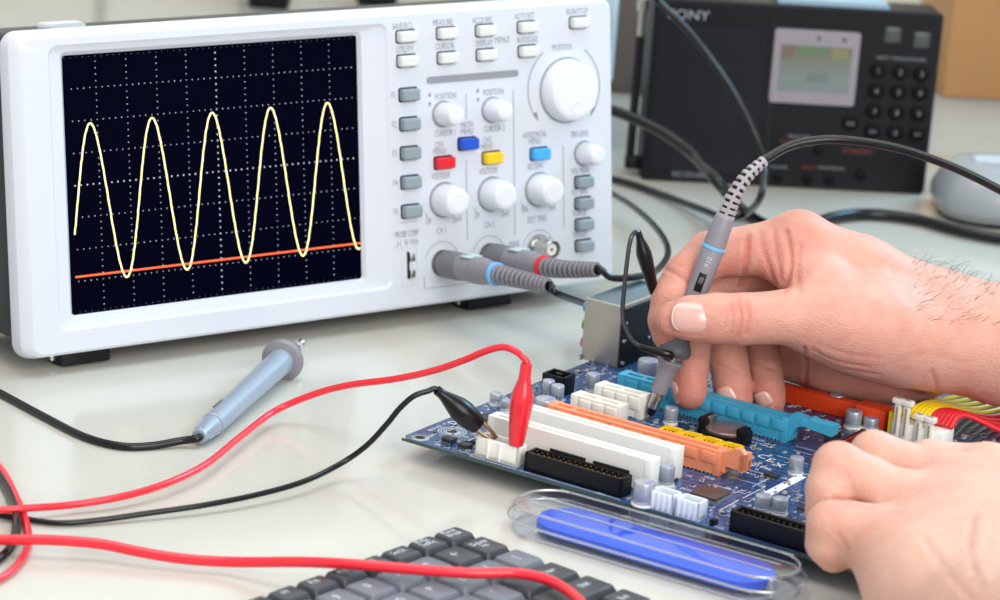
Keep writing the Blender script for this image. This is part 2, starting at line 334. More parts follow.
for x, z in ((239.4, 22), (269.1, 22.5), (300.8, 24)):
    j = MB().lathe([(-.2, 7), (1.2, 7), (1.3, 5.2), (2, 5.2), (3, 5.6), (4, 4.9), (13, 4.9), (13.4, 4.6), (13.3, 4.0), (5, 3.9)], (x, 0, z), (0, -1, 0), 28).build('bnc_socket', METAL, sc)
    MB().lathe([(4, 3.2), (12, 3.2), (12.1, 1), (11, .8)], (x, 0, z), (0, -1, 0), 18).build('bnc_insulator', IVORY, j)
    MB().lathe([(4, .7), (12.3, .7)], (x, 0, z), (0, -1, 0), 10).build('centre_pin', GOLD, j)
    MB().lathe([(8, .9), (8.1, 1)], (x, 0, z), (0, -1, 0), 4).bb(x - .9, x + .9, -10, -8, z + 4.6, z + 6.2, .3).build('bayonet_lug', METAL, j)
sM = Matrix.Translation(Vector(SCO)) @ SROT.to_4x4()
def s2w(x, y, z): return tuple(sM @ Vector((x, y, z)))
sN = tuple(SROT @ Vector((0, -1, 0)))

# probe plugs in the two channel sockets
def probe_plug(label, x, z, ring, tail, droop):
    o = Vector(s2w(x, -3, z)); t = thing('probe_plug', label, 'connector', tuple(o), None, 'grey probe plugs on the oscilloscope')
    d = Vector(sN)
    MB().lathe([(0, 6.6), (.6, 7.1), (8, 7.3), (15.5, 7.1), (16, 6.6)], o, d, 44, ribs=1, rd=.35).build('locking_collar', mat('collar_grey', '#6f6e72', .4, var=.08), t, world=True, smooth=50)
    MB().lathe([(16, 6.2), (16.2, 6.9), (28, 6.9), (28.6, 6.5), (29, 7.2), (31, 7.2), (31.6, 6.2)], o, d, 6 if False else 12).build('plug_body', PROBE, t, world=True)
    x_, y_, dd = frame(d)
    c = o + d * 22 + Vector((0, 0, 6.5)); MB().box(tuple(c), (8, 9, .8), .3, Matrix((tuple(d), tuple(x_), (0, 0, 1))).transposed()).build('label_plate', mat('pale_green_tag', '#b9cfc9', .5), t, world=True)
    MB().lathe([(31, 6.9), (33, 6.9), (40, 5.7), (44, 5.2)], o, d, 24).build('plug_nose', PROBE, t, world=True)
    MB().lathe([(43.2, 5.4), (43.4, 6), (45, 5.9), (45.2, 5.3)], o, d, 24).build('colour_ring', ring, t, world=True)
    P = spline([o + d * 45, o + d * 60 + Vector((0, 0, -droop * .2)), o + d * 75 + Vector((0, 0, -droop * .6)), o + d * 88 + Vector((0, 0, -droop))], 6)
    sr = MB().tube([tuple(p) for p in P], lambda q: 4.0 - 1.4 * q, 16, 3).build('strain_relief_core', BLACKP, t, world=True)
    for k in range(12):
        q = (k + .5) / 12 * (len(P) - 1); i = int(q); f_ = q - i; a = P[i] * (1 - f_) + P[min(i + 1, len(P) - 1)] * f_; b = P[min(i + 1, len(P) - 1)] - P[i]
        r0 = 5.0 - 1.6 * k / 11
        MB().lathe([(-1.15, r0 - .5), (-.9, r0), (.9, r0), (1.15, r0 - .5)], tuple(a), tuple(b), 16).build('strain_relief_rib', PROBE, sr, world=True)
    for aa in range(2):
        off = Vector((0, 0, 1)) if aa == 0 else -Vector((0, 0, 1))
        MB().tube([tuple(Vector(p) + off * (4.4 - 1.5 * i / len(P))) for i, p in enumerate(P)], .9, 6, 1).build('strain_relief_spine', PROBE, sr, world=True)
    MB().tube([tuple(P[-2]), tuple(P[-1] + (P[-1] - P[-2]))] + [dp(a, b, P[-1][1] + c) for a, b, c in tail], 1.75, 10, 8).build('cable', BLACKC, t, world=True)
    return t
probe_plug('grey probe plug with blue ring in the first channel socket', 239.4, 22, SKYRING,
           [(556, 293, -4), (585, 304, 28), (606, 314, 60), (640, 312, 80)], .5)
probe_plug('grey probe plug with red ring in the second channel socket', 269.1, 22.5, REDRING,
           [(612, 278, -3), (635, 277, 5), (656, 271, 25), (668, 252, 80), (657, 229, 170), (632, 206, 240), (605, 190, 300)], -4)

# ------------------------------------------------------------------ motherboard
BO = (-38.9, 1207.2, 10.7); BROT = RZ(-.57)
mb = thing('motherboard', 'blue computer motherboard with white, orange and cyan slots under the hands', 'circuit board', (BO[0], BO[1], 0), BROT)
BZ = BO[2]
bMat = Matrix.Translation(Vector(BO)) @ BROT.to_4x4()
def b2w(u, v, z): return tuple(bMat @ Vector((u, v, z)))
class BB(MB):       # board parts: z measured from the upper face of the circuit board
    def build(s, name, m, parent=None, **k):
        s.v = [(p[0], p[1], p[2] + BZ) for p in s.v]; return MB.build(s, name, m, parent if parent is not None else mb, **k)
def pcb_material():
    m = bpy.data.materials.new('blue_circuit_board'); m.use_nodes = True; nt = m.node_tree; N = nt.nodes; b = N['Principled BSDF']
    tc = N.new('ShaderNodeTexCoord'); mp = N.new('ShaderNodeMapping'); mp.inputs['Scale'].default_value = (1, 1, 1); nt.links.new(tc.outputs['Object'], mp.inputs[0])
    br = N.new('ShaderNodeTexBrick'); br.inputs['Scale'].default_value = 60; br.inputs['Mortar Size'].default_value = .035; br.offset = .37; br.squash = 1.6; br.squash_frequency = 3
    br.inputs['Color1'].default_value = lin('#1e3f74'); br.inputs['Color2'].default_value = lin('#274f88'); br.inputs['Mortar'].default_value = lin('#4f76a6')
    vo = N.new('ShaderNodeTexVoronoi'); vo.inputs['Scale'].default_value = 330; vo.distance = 'CHEBYCHEV'
    nz = N.new('ShaderNodeTexNoise'); nz.inputs['Scale'].default_value = 45; nz.inputs['Detail'].default_value = 4
    for q in (br, vo, nz): nt.links.new(mp.outputs[0], q.inputs['Vector'])
    gt = N.new('ShaderNodeMath'); gt.operation = 'LESS_THAN'; gt.inputs[1].default_value = .16; nt.links.new(vo.outputs['Distance'], gt.inputs[0])
    g2 = N.new('ShaderNodeMath'); g2.operation = 'GREATER_THAN'; g2.inputs[1].default_value = .5; nt.links.new(nz.outputs['Fac'], g2.inputs[0])
    ml = N.new('ShaderNodeMath'); ml.operation = 'MULTIPLY'; nt.links.new(gt.outputs[0], ml.inputs[0]); nt.links.new(g2.outputs[0], ml.inputs[1])
    mx = N.new('ShaderNodeMix'); mx.data_type = 'RGBA'; nt.links.new(ml.outputs[0], mx.inputs[0]); nt.links.new(br.outputs[0], mx.inputs[6]); mx.inputs[7].default_value = lin('#8fa6c0')
    r2 = N.new('ShaderNodeMix'); r2.data_type = 'RGBA'; nt.links.new(nz.outputs['Fac'], r2.inputs[0]); r2.inputs[7].default_value = lin('#152a52'); nt.links.new(mx.outputs[2], r2.inputs[6])
    nt.links.new(r2.outputs[2], b.inputs['Base Color']); b.inputs['Roughness'].default_value = .28; b.inputs['Coat Weight'].default_value = .3
    return m
pcbm = pcb_material(); pcb = BB()
pcb.prism([(3, 0), (241, 0), (244, 3), (244, 302), (241, 305), (3, 305), (0, 302), (0, 3)], -1.6, 0).build('circuit_board', pcbm, smooth=0)
BB().bb(.2, 243.8, -.05, 0, -1.6, -.25).build('board_edge', mat('green_board_edge', '#3d5248', .5), smooth=0)
for u, v in ((40, 30), (122, 40), (230, 60), (20, 160), (236, 160), (8, 297), (236, 297), (122, 160), (122, 297)):
    BB().lathe([(-BZ, 3.2), (-1.6, 3.2)], (u, v, 0), (0, 0, 1), 12).build('standoff', BLACKP)
for u, v in ((6.5, 5), (12, 22)):
    h = BB().lathe([(.02, 4.2), (.12, 4.0)], (u, v, 0), (0, 0, 1), 24).build('mounting_pad', SOLDER); BB().lathe([(.1, 2.3), (.16, 2.2)], (u, v, 0), (0, 0, 1), 20).build('screw_hole', BLACKP, h)
def slot(name_m, u0, u1, v, wd, h, key, pads=None, pm=None):
    b = BB(); g = wd * .30
    prof = [(0, .6), (wd, .6), (wd, h), (wd - g, h), (wd - g - .3, h - 1), (wd - g - .3, h - 6), (g + .3, h - 6), (g + .3, h - 1), (g, h), (0, h)]
    b.prism([(v + p[0], p[1]) for p in prof], u0, u1, 'x')
    b.bb(u0 - .6, u0 + 3, v - .3, v + wd + .3, 0, h + .2, .3).bb(u1 - 3, u1 + .6, v - .3, v + wd + .3, 0, h + .2, .3).bb(key - 1, key + 1, v + g, v + wd - g, 3, h - .2)
    o = b.build('expansion_slot', name_m, smooth=30)
    if pads:
        p, h0, h1, wp = pads; n = int((u1 - u0 - 4) // p); first = None
        for k in range(n):
            uc = u0 + 4 + (k + .5) * p
            if first is None:
                first = BB().box((0, v - .4, (h0 + h1) / 2), (wp, .9, h1 - h0), .25).build('side_pad', name_m, o); first.location = (uc * MM, 0, 0)
            else: dup(first, o, (uc, 0, 0))
    c = BB(); n = int((u1 - u0) / 2)
    for k in range(n): c.bb(u0 + 1 + 2 * k, u0 + 1.7 + 2 * k, v - .9, v + .1, .05, .7)
    q = c.build('solder_pins', SOLDER, o, smooth=0); q['kind'] = 'stuff'
    c = BB()
    for k in range(int((u1 - u0 - 6) / 1.6)): c.bb(u0 + 4 + 1.6 * k, u0 + 4.6 + 1.6 * k, v + g + .2, v + g + .5, h - 5, h - 1.2)
    q = c.build('slot_contacts', GOLD, o, smooth=0); q['kind'] = 'stuff'
    return o
slot(IVORY, 34.5, 117.2, 16.6, 6.8, 14.5, 100); slot(IVORY, 34.5, 117.2, 36.9, 6.8, 14.5, 100)
og = slot(ORANGE, 39.4, 128.4, 56.6, 7.6, 11.2, 51, (9.4, 5.4, 10, 7.4))
slot(CREAMS, 39.4, 64.4, 77, 7.6, 11.2, 51, (6.9, 4.6, 10, 5.8)); slot(CREAMS, 39.4, 64.4, 97.3, 7.6, 11.2, 51, (6.9, 4.6, 10, 5.8))
bl = slot(BLUES, 39.4, 128.4, 117.6, 7.6, 11.8, 51, (7.7, 5.6, 10.2, 6.2))
# retention hooks
BB().prism([(128.4, 2), (131, 2), (131, 5), (140, 5), (140, 12.5), (138, 14.2), (135, 14.2), (132, 12.2), (128.4, 11.2)], 57.5, 60.5, 'y').prism([(128.4, 4.5), (140, 4.5), (140, 9), (128.4, 9)], 61.5, 64.5, 'y').bb(137.6, 140, 57.5, 64.5, 4.5, 12).build('retention_hook', ORANGE, og, smooth=30)
BB().bb(133, 136.5, 60.4, 61.6, 8.2, 12).build('hook_window', IVORY, og)
BB().prism([(128.4, 1), (131, 2), (131.5, 6), (134, 9), (137, 9.8), (151, 8.4), (151.6, 13.6), (142, 13.4), (139.5, 14.2), (137, 13.4), (135, 13.6), (130, 14), (128.4, 11.5)], 118, 124, 'y').build('retention_hook', BLUES, bl, smooth=30)
BB().lathe([(0, 1.8), (.5, 1.7)], (136.5, 118, 11.6), (0, -1, 0), 16).build('hook_stud', BLUES, bl)
def cap(u, v, r, h, dark=False):
    o = BB().lathe([(1.2, r), (2.0, r), (2.3, r * .93), (2.8, r), (h - .7, r), (h - .1, r * .93), (h, r * .84)], (u, v, 0), (0, 0, 1), 22).build('capacitor', CAN)
    BB().lathe([(0, r * 1.05), (.5, r * 1.1), (1.3, r * 1.06)], (u, v, 0), (0, 0, 1), 16).build('capacitor_base', BLACKP if dark else IVORY, o)
    t = BB()
    P = [(u + r * .8 * math.cos(a), v + r * .8 * math.sin(a)) for a in [math.radians(-70 + 14 * k) for k in range(11)]]
    t.prism(P, h, h + .08).build('polarity_mark', CANMARK, o, smooth=0)
    return o
for a in ((5, 67, 3.0, 6), (14, 62, 2.5, 6), (8, 82, 2.9, 6), (16, 94, 2.9, 8.6), (23, 91, 3.1, 8.6), (26, 117, 3.2, 9), (123, 2.5, 4.6, 10.5), (118, 30, 3.4, 9.5), (152, 84, 3.2, 8), (164, 32, 3.6, 7.5), (171, 34, 3.4, 7.5), (175, 63, 3.7, 7.5), (124, 176, 3.7, 8.5), (141, 160, 3.9, 8.5), (148, 164, 3.7, 6), (77, 103, 3.2, 8), (31, 68, 5.0, 9.5), (50, 68.5, 3.4, 8.5), (35, 152, 5, 10), (150, 172, 3.4, 6), (62, 140, 4, 9), (90, 150, 4, 9)): cap(*a)
def open_box(name, m, u0, u1, v0, v1, h, t=1.0, pins=(5, 2), notch=None, pinh=5):
    b = BB().bb(u0, u1, v0, v0 + t, 0, h, .15).bb(u0, u1, v1 - t, v1, 0, h, .15).bb(u0, u0 + t, v0, v1, 0, h, .15).bb(u1 - t, u1, v0, v1, 0, h, .15).bb(u0, u1, v0, v1, 0, 1.5)
    o = b.build(name, m)
    p = BB(); nu, nv = pins
    for i in range(nu):
        for j in range(nv):
            uu = u0 + (u1 - u0) * (i + .9) / (nu + .8); vv = v0 + (v1 - v0) * (j + 1) / (nv + 1); p.bb(uu - .32, uu + .32, vv - .32, vv + .32, 1.4, pinh)
    q = p.build('pins', GOLD, o, smooth=0); q['kind'] = 'stuff'
    return o
fd = open_box('floppy_header', BLACKP, 63, 112, 2.6, 11, 8.4, 1.3, (17, 2), pinh=8)
BB().bb(70, 88, 11.0, 12, 0, 9.6, .2).bb(92, 110, 11.0, 12, 0, 9.6, .2).build('header_wall', BLACKP, fd)
idh = open_box('drive_header', BLACKP, 165, 223, 1.5, 10.5, 9, 1.4, (20, 2), pinh=8)
wh = open_box('drive_power_header', IVORY, 37, 59, 3, 11, 9, 1.0, (4, 1), pinh=7)
for u in (43.5, 49.5): BB().bb(u, u + .8, 2.3, 3.2, .5, 9).build('header_rib', IVORY, wh)
for u0 in (126.5, 139):
    o = open_box('front_panel_header', CONW, u0, u0 + 11.4, 1.2, 9, 8, .9, (5, 2), pinh=5.5)
    for k in range(4): BB().bb(u0 + 1.2 + 2.6 * k, u0 + 2.4 + 2.6 * k, .6, 1.4, .3, 7.8, .1).build('header_rib', CONW, o)
for k in range(4):
    o = open_box('drive_data_header', YELH, 86 + 10.2 * k, 95.4 + 10.2 * k, 70.5, 84, 6.6, 1.1, (4, 2), pinh=6)
    BB().bb(87 + 10.2 * k, 94.4 + 10.2 * k, 76.5, 77.7, 1.5, 6.2).build('header_divider', YELH, o)
BB().bb(155.5, 158, 2, 5, 0, 2.5).build('jumper_block', BLACKP)
pj = BB().bb(153.2, 154, 3, 3.8, 0, 7).bb(155.6, 156.4, 3, 3.8, 0, 7).build('jumper_pins', METAL)
# coin cell holder
bh = BB()
bh.lathe([(0, 11.5), (4, 11.5), (4.2, 11), (4.2, 10.4), (1, 10.4)], (106, 104, 0), (0, 0, 1), 36).bb(94, 98, 98, 108, 0, 9, .5).bb(113.5, 117.5, 98, 105, 0, 8, .5)
bho = bh.build('battery_holder', BLACKP)
BB().lathe([(2, 10), (5, 10), (5.4, 9.6), (5.5, 9.2), (5.55, 0.1)], (106, 104, 0), (0, 0, 1), 36).build('coin_cell', mat('tarnished_cell', '#a08a84', .35, .7, var=.25, vscale=120), bho)
BB().bb(97.5, 99.2, 100, 106, 4, 9.4, .2).build('cell_spring', METAL, bho)
def chip(u, v, su, sv, h, m, n=10, quad=False):
    o = BB().bb(u - su / 2, u + su / 2, v - sv / 2, v + sv / 2, .25, h, .2).build('chip', m)
    l = BB()
    for k in range(n):
        uu = u - su / 2 + su * (k + .5) / n
        for s_ in (-1, 1): l.bb(uu - .22, uu + .22, v + s_ * (sv / 2 + .5) - .6, v + s_ * (sv / 2 + .5) + .6, .02, .5)
        if quad:
            vv = v - sv / 2 + sv * (k + .5) / n
            for s_ in (-1, 1): l.bb(u + s_ * (su / 2 + .5) - .6, u + s_ * (su / 2 + .5) + .6, vv - .22, vv + .22, .02, .5)
    q = l.build('chip_legs', SOLDER, o, smooth=0); q['kind'] = 'stuff'
chip(138, 33, 13, 13, 1.8, CHIPB, 18, True)
for a in ((19, 9.5, 5.5, 4.5, 2.2, CHIP, 4), (28.5, 8, 5.5, 4.5, 2.2, CHIP, 4), (30, 17, 6, 5, 1.6, CHIP, 4), (146, 73, 6, 4, 1.6, CHIP, 4), (116, 38, 5, 3.5, 1.2, CHIP, 3), (140, 142, 7, 5, 2.5, CHIP, 4), (146, 133, 8, 6, 2.5, CHIP, 4), (151, 146, 7, 5, 2.2, CHIP, 4), (178, 48, 8, 8, 1.5, CHIP, 8), (182, 26, 9, 9, 1.4, CHIP, 8), (33, 135, 7, 7, 1.4, CHIP, 8), (100, 140, 8, 8, 1.5, CHIP, 8), (20, 130, 5, 4, 1.4, CHIP, 4), (14, 48, 9, 9, 1.2, CHIP, 10), (170, 95, 9, 9, 1.5, CHIP, 10)): chip(*a)
bt = BB().bb(8.5, 20.5, 100, 101, 0, 9, .2).bb(8.5, 9.5, 100, 110, 0, 9, .2).bb(19.5, 20.5, 100, 110, 0, 9, .2).bb(8.5, 20.5, 109, 110, 0, 9, .2).bb(13, 16, 104, 106, 0, 9).build('audio_header', BLACKP)
pn = BB()
for k in range(6): pn.bb(18 + 2 * k, 18.7 + 2 * k, 84, 84.7, 0, 6)
pn.build('header_pins', METAL)['kind'] = 'stuff'
# rear port block
pb = BB().bb(-5, 15.6, 156, 204, 0, 31, .5).build('port_block', STEEL)
BB().bb(15.9, 17, 157, 203, .5, 29.5).build('port_block_rear', BLACKP, pb)
BB().bb(-4, 14.6, 158, 202, 30.9, 31.15).build('port_block_lid', mat('dull_blue_steel', '#7f97a8', .3, .9, var=.1), pb)
for v, z in ((182, 26.5), (192, 27)): BB().bb(15, 17.8, v, v + 3, z - 1, z + 1, .2).build('lid_tab', METAL, pb)
for v, z in ((157, 2), (157, 13), (157, 22), (180, 10), (180, 20)): BB().bb(16.5, 18, v, v + 2, z, z + 1.5, .2).build('shell_tab', METAL, pb)
for z, c in ((7, '#d06a7a'), (16, '#7da850'), (25, '#6a9fd0')):
    BB().lathe([(0, 2.8), (3.0, 2.8), (3.2, 2.5), (3.2, 1.5), (1, 1.5)], (-5, 162, z), (-1, 0, 0), 18).build('audio_jack', mat('jack' + c, c, .4), pb)
for u in (-6, 2, 10): BB().bb(u, u + 1.5, 155, 156.4, -.4, 2).build('shield_leg', METAL, pb)
pn = BB()
for k in range(7):
    for j in range(2): pn.bb(24 + 3 * j, 24.7 + 3 * j, 172 + 3 * k, 172.7 + 3 * k, 0, 8)
pn.build('header_pins', GOLD)['kind'] = 'stuff'
BB().bb(22, 28.5, 170, 193, 0, 2.5).build('header_base', BLACKP)
# memory sockets
for k in range(3):
    o = BB().bb(152 + 3.6 * k, 154.4 + 3.6 * k, 98, 147, 0, 5.8, .3).build('memory_socket', DRED); BB().bb(152.9 + 3.6 * k, 153.5 + 3.6 * k, 100, 145, 5.6, 6.0).build('socket_groove', BLACKP, o)
o = BB().bb(84, 146, 170, 176, 0, 8, .4).build('heat_sink_bar', ORED); BB().bb(138, 154, 166, 177, 0, 9.5, .8).build('bar_end_block', ORED, o)
# silkscreen
sk = BB()
def bt_(t, u, v, size, rot=0, sx=1): sk.text(t, Matrix.Translation(Vector((u, v, .06))) @ Matrix.Rotation(rot, 4, 'Z'), size, sx)
bt_('DualBIOS', 5.5, 42, 6, math.pi / 2); bt_('REV 1.0', 4, 20, 3, math.pi / 2); bt_('AUDIO', 32, 3, 2.4); bt_('CD_IN', 40, 1.4, 2.2); bt_('FDD', 103, 1.3, 2.2); bt_('IDE2', 160, 2, 2.4); bt_('F_USB1', 133, 10.6, 2); bt_('F_USB2', 145, 10.6, 2)
bt_('C', 130, 94, 7); bt_('E', 135, 92, 7); bt_('X', 141, 89, 7); bt_('C', 147.5, 92, 7); bt_('N1996', 136, 81, 4); bt_('SATA2', 88, 94, 3.2); bt_('BATTERY', 121, 108, 3.4); bt_('PCIEX16', 115, 113.5, 3); bt_('PCI1', 127, 32, 3); bt_('PCI2', 127, 52, 2.6); bt_('PCIEX4', 136, 70, 2.4)
def skl(u0, v0, u1, v1, wd=.35):
    a = np.array([u0, v0]); b = np.array([u1, v1]); t = (b - a) / np.linalg.norm(b - a); n = np.array([-t[1], t[0]]) * wd / 2
    sk.add([tuple(a + n) + (.05,), tuple(a - n) + (.05,), tuple(b - n) + (.05,), tuple(b + n) + (.05,)], [(0, 1, 2, 3)])
for a in ((132, 60, 150, 60), (150, 60, 150, 40), (132, 74, 146, 74), (146, 74, 146, 56), (132, 46, 148, 46), (10, 14, 24, 14), (24, 14, 24, 32), (36, 1, 60, 1), (36, 1, 36, 13), (62, 1, 113, 1), (124.5, 12, 152, 12), (163, 12, 225, 12), (134, 100, 150, 100), (136, 112, 150, 112), (134, 118, 150, 118), (70, 112, 125, 112), (66, 96, 84, 96), (150, 20, 150, 36), (14, 60, 30, 60), (2, 112, 20, 112), (22, 122, 36, 122)): skl(*a)
for r in (5, 6.2):
    P = [(12 + r * math.cos(a), 22 + r * math.sin(a)) for a in [math.radians(12 * k) for k in range(31)]]
    for i in range(30): skl(*P[i], *P[i + 1], .3)
sk.add([(153, 52, .05), (157.5, 52, .05), (157.5, 84, .05), (153, 84, .05)], [(0, 1, 2, 3)])
sk.build('silkscreen_print', SILK, smooth=0, fixn=False)['kind'] = 'stuff'
# tiny surface parts
occ = [(34, 120, 14, 46), (36, 144, 56, 66), (36, 66, 74, 106), (36, 152, 114, 127), (62, 113, 0, 12), (125, 152, 0, 10), (163, 226, 0, 12), (36, 60, 2, 12), (84, 128, 68, 86), (93, 119, 92, 117), (129, 147, 24, 42), (-10, 18, 155, 206), (150, 164, 94, 232)]
a1, a2, a3, a4 = BB(), BB(), BB(), BB()
for k in range(1500):
    u, v = random.uniform(2, 235), random.uniform(2, 200)
    if any(x0 - 1 < u < x1 + 1 and y0 - 1.5 < v < y1 + 1 for x0, x1, y0, y1 in occ): continue
    L, Wd = random.choice(((1.6, .8), (1.0, .5), (2, 1.2))); q = random.random()
    if random.random() < .5: L, Wd = Wd, L
    (a1 if q < .3 else a2 if q < .55 else a3).bb(u - L / 2, u + L / 2, v - Wd / 2, v + Wd / 2, 0, random.uniform(.4, .9))
    a4.bb(u - L / 2 - .25, u + L / 2 + .25, v - Wd / 2 - .12, v + Wd / 2 + .12, 0, .2)
for a, m in ((a1, CHIP), (a2, mat('tan_ceramic', '#b59a78', .5, var=.2)), (a3, SOLDER), (a4, SILK)):
    a.build('surface_mount_components', m, smooth=0)['kind'] = 'stuff'

# ATX power plug with its wires
pp = thing('power_plug', 'white power plug with yellow and red wires between the two hands', 'connector', b2w(170, 172, .3))
def bw(m, *a, **k): m.v = [b2w(*p) for p in m.v]; return m.build(*a, **k)
so = MB().bb(160, 186, 160, 172, 0, 8.5, .5); bw(so, 'plug_body', IVORY, pp, world=True)
bw(MB().bb(158, 161, 161, 171, 0, 12), 'plug_end', mat('yellow_plastic', '#f2d21a', .4), pp, world=True)
for k, u in enumerate((161.5, 166, 172.5, 178)):
    hh = 20 if k < 2 else 15
    lt = MB().bb(u, u + 3, 158.4, 160, 1, hh, .3).bb(u - 1.2, u + 4.2, 157.4, 161, hh - 2.6, hh, .4); lo = bw(lt, 'latch', CREAMS, pp, world=True)
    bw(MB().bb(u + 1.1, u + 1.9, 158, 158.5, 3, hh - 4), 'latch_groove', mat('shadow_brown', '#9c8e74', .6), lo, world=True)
YW = mat('yellow_wire', '#f3d21b', .35, var=.05); RW = mat('red_wire', '#d8202c', .35, var=.05); DW = mat('dark_wire', '#3a2230', .4, var=.05)
for k in range(11):
    m = (YW, YW, YW, YW, YW, RW, RW, RW, RW, RW, RW)[k]
    u = 164 + 2.2 * k; x0 = 900 + 9 * k; st = b2w(u, 167, 9.5)
    yb = 383 + 5.2 * max(0, k - 1)
    MB().tube([st, b2w(u + 3, 176, 14), tb(960 + 6 * k, 396 + 4.2 * k, 14), tb(1012 + 4 * k, 381 + 4.6 * k, 15), tb(1080, 362 + 5.2 * k, 16), tb(1160, 345 + 6 * k, 12)], 1.25, 8, 6).build('wire', m, pp, world=True)

# ------------------------------------------------------------------ probe held in the hand
tip = np.array(b2w(67.5, 99, .3)); top = np.array(dp(722, 225, 1262)); ax = top - tip; Lp = np.linalg.norm(ax); ax = ax / Lp
def pa(h): return tuple(tip + ax * h)
hp = thing('oscilloscope_probe', 'grey oscilloscope probe held by the right hand, its tip touching the circuit board', 'probe', tuple(tip))
MB().lathe([(0, .15), (1, .5), (5, .6), (6, .6)], pa(0), ax, 10).build('needle', GOLD, hp, world=True)
MB().lathe([(2.5, .8), (3, 1.7), (6.5, 2.2), (6.8, 2.4)], pa(0), ax, 16).build('tip_insulator', BLACKP, hp, world=True)
MB().lathe([(6, 2.3), (6.4, 2.5), (14, 2.7), (14.2, 2.4)], pa(0), ax, 20).build('tip_sleeve', METAL, hp, world=True)
MB().lathe([(13.5, 2.8), (14, 3.7), (20, 3.9), (24, 4.1), (26, 4.5), (28, 5.6), (29.2, 6.2), (30, 6.2), (30.3, 5.6)], pa(0), ax, 28).build('nose_cone', PROBE, hp, world=True)
MB().lathe([(29, 3.6), (37, 3.6)], pa(0), ax, 20).build('ground_ring', METAL, hp, world=True)
MB().lathe([(32.8, 4), (33, 6.8), (33.8, 7.5), (35.6, 7.7), (38, 6.8), (40.5, 5.2), (44, 4.4)], pa(0), ax, 32).build('finger_guard', PROBE_D, hp, world=True)
bd = MB().lathe([(42, 4.4), (54, 4.7), (70, 5.1), (84, 5.3), (85, 5.0)], pa(0), ax, 28).build('barrel', PROBE, hp, world=True)
MB().lathe([(84.6, 5.1), (84.8, 5.5), (86, 5.5), (86.2, 5.1)], pa(0), ax, 28).build('colour_ring', SKYRING, hp, world=True)
MB().lathe([(86, 5.2), (90, 5.1), (99, 4.6), (100, 4.3)], pa(0), ax, 28).build('barrel_cap', PROBE, hp, world=True)
# slide switch faces the camera side
cd = Vector(tuple(CAMP - np.array(pa(66)))); sd = (cd - Vector(ax) * cd.dot(Vector(ax))).normalized(); sx_ = sd.cross(Vector(ax)).normalized()
Ms = Matrix((tuple(sx_), tuple(ax), tuple(sd))).transposed()
MB().box(tuple(Vector(pa(69)) + sd * 4.7), (3.6, 9, 1.0), .4, Ms).build('switch_recess', BLACKP, bd, world=True)
MB().box(tuple(Vector(pa(70)) + sd * 5.1), (2.2, 3, 1.2), .3, Ms).build('slide_switch', PROBE_D, bd, world=True)
tm = MB(); M4 = Matrix.Translation(Vector(pa(79)) + sd * 5.32) @ (Matrix((tuple(ax), tuple(-sx_), tuple(sd))).transposed()).to_4x4(); tm.text('x10', M4, 3.6, .9)
tm.build('switch_lettering', mat('pale_print', '#c9cacf', .5), bd, world=True, smooth=0, fixn=False)
SR = spline([pa(99), dp(733, 198, 1264), dp(747, 176, 1268), dp(765, 160, 1274)], 8)
so_ = MB().tube([tuple(p) for p in SR], lambda q: 3.4 - 1.5 * q, 14, 2).build('strain_relief_core', BLACKP, hp, world=True)
RELIEF = mat('pale_strain_relief', '#a39ca0', .45, var=.05)
for k in range(11):
    q = (k + .5) / 11 * (len(SR) - 1); i = int(q); f_ = q - i; a = SR[i] * (1 - f_) + SR[min(i + 1, len(SR) - 1)] * f_; b = SR[min(i + 1, len(SR) - 1)] - SR[i]; r0 = 4.3 - 1.6 * k / 10
    MB().lathe([(-1, r0 - .3), (-.8, r0), (.8, r0), (1, r0 - .3)], tuple(a), tuple(b), 16).build('strain_relief_rib', RELIEF, so_, world=True)
sv = Vector(sd)
for off in (sv, -sv):
    MB().tube([tuple(Vector(p) + off * (3.75 - 1.4 * i / len(SR))) for i, p in enumerate(SR)], .8, 6, 1).build('strain_relief_spine', RELIEF, so_, world=True)
MB().tube([tuple(SR[-2]), dp(768, 158, 1275), dp(790, 146, 1280), dp(820, 140, 1284), dp(855, 141, 1284), dp(900, 149, 1280), dp(950, 166, 1270), dp(1000, 190, 1255), dp(1060, 225, 1235)], 2.0, 12, 8).build('cable', BLACKC, hp, world=True)
g0 = np.array(pa(31.6)); gw = MB()
MB().tube([tuple(g0 + np.array([-2, -3, 0])), dp(670, 355, 1246), dp(655, 351, 1246), dp(640, 347, 1248)], lambda q: 1.9 - .3 * q, 10, 6).build('ground_lead_sleeve', BLACK, hp, world=True)
MB().tube([dp(642, 347.5, 1248), dp(631, 339, 1250), dp(623, 318, 1252), dp(624, 290, 1254), dp(627, 262, 1256), dp(630, 242, 1258), dp(634, 233, 1260), dp(639, 232, 1262)], 1.1, 8, 8).build('ground_lead', mat('grey_black_wire', '#25272c', .3, coat=.4), hp, world=True)
ca = np.array(dp(638, 231, 1262)); cb = np.array(dp(654, 292, 1266)); cdv = cb - ca; cl_ = np.linalg.norm(cdv)
gc = MB().lathe([(0, 1.6), (2, 2.0), (4, 2.2), (8, 3.6), (11, 4.4), (15, 4.3), (cl_ - 2, 3.0), (cl_, 2.6)], tuple(ca), tuple(cdv), 20, sq=.8).build('ground_clip', BLACK, hp, world=True)
MB().lathe([(cl_ - 2, 1.9), (cl_ + 4, 1.4), (cl_ + 5, .6)], tuple(ca), tuple(cdv), 10, sq=.5).build('clip_jaw', METAL, gc, world=True)

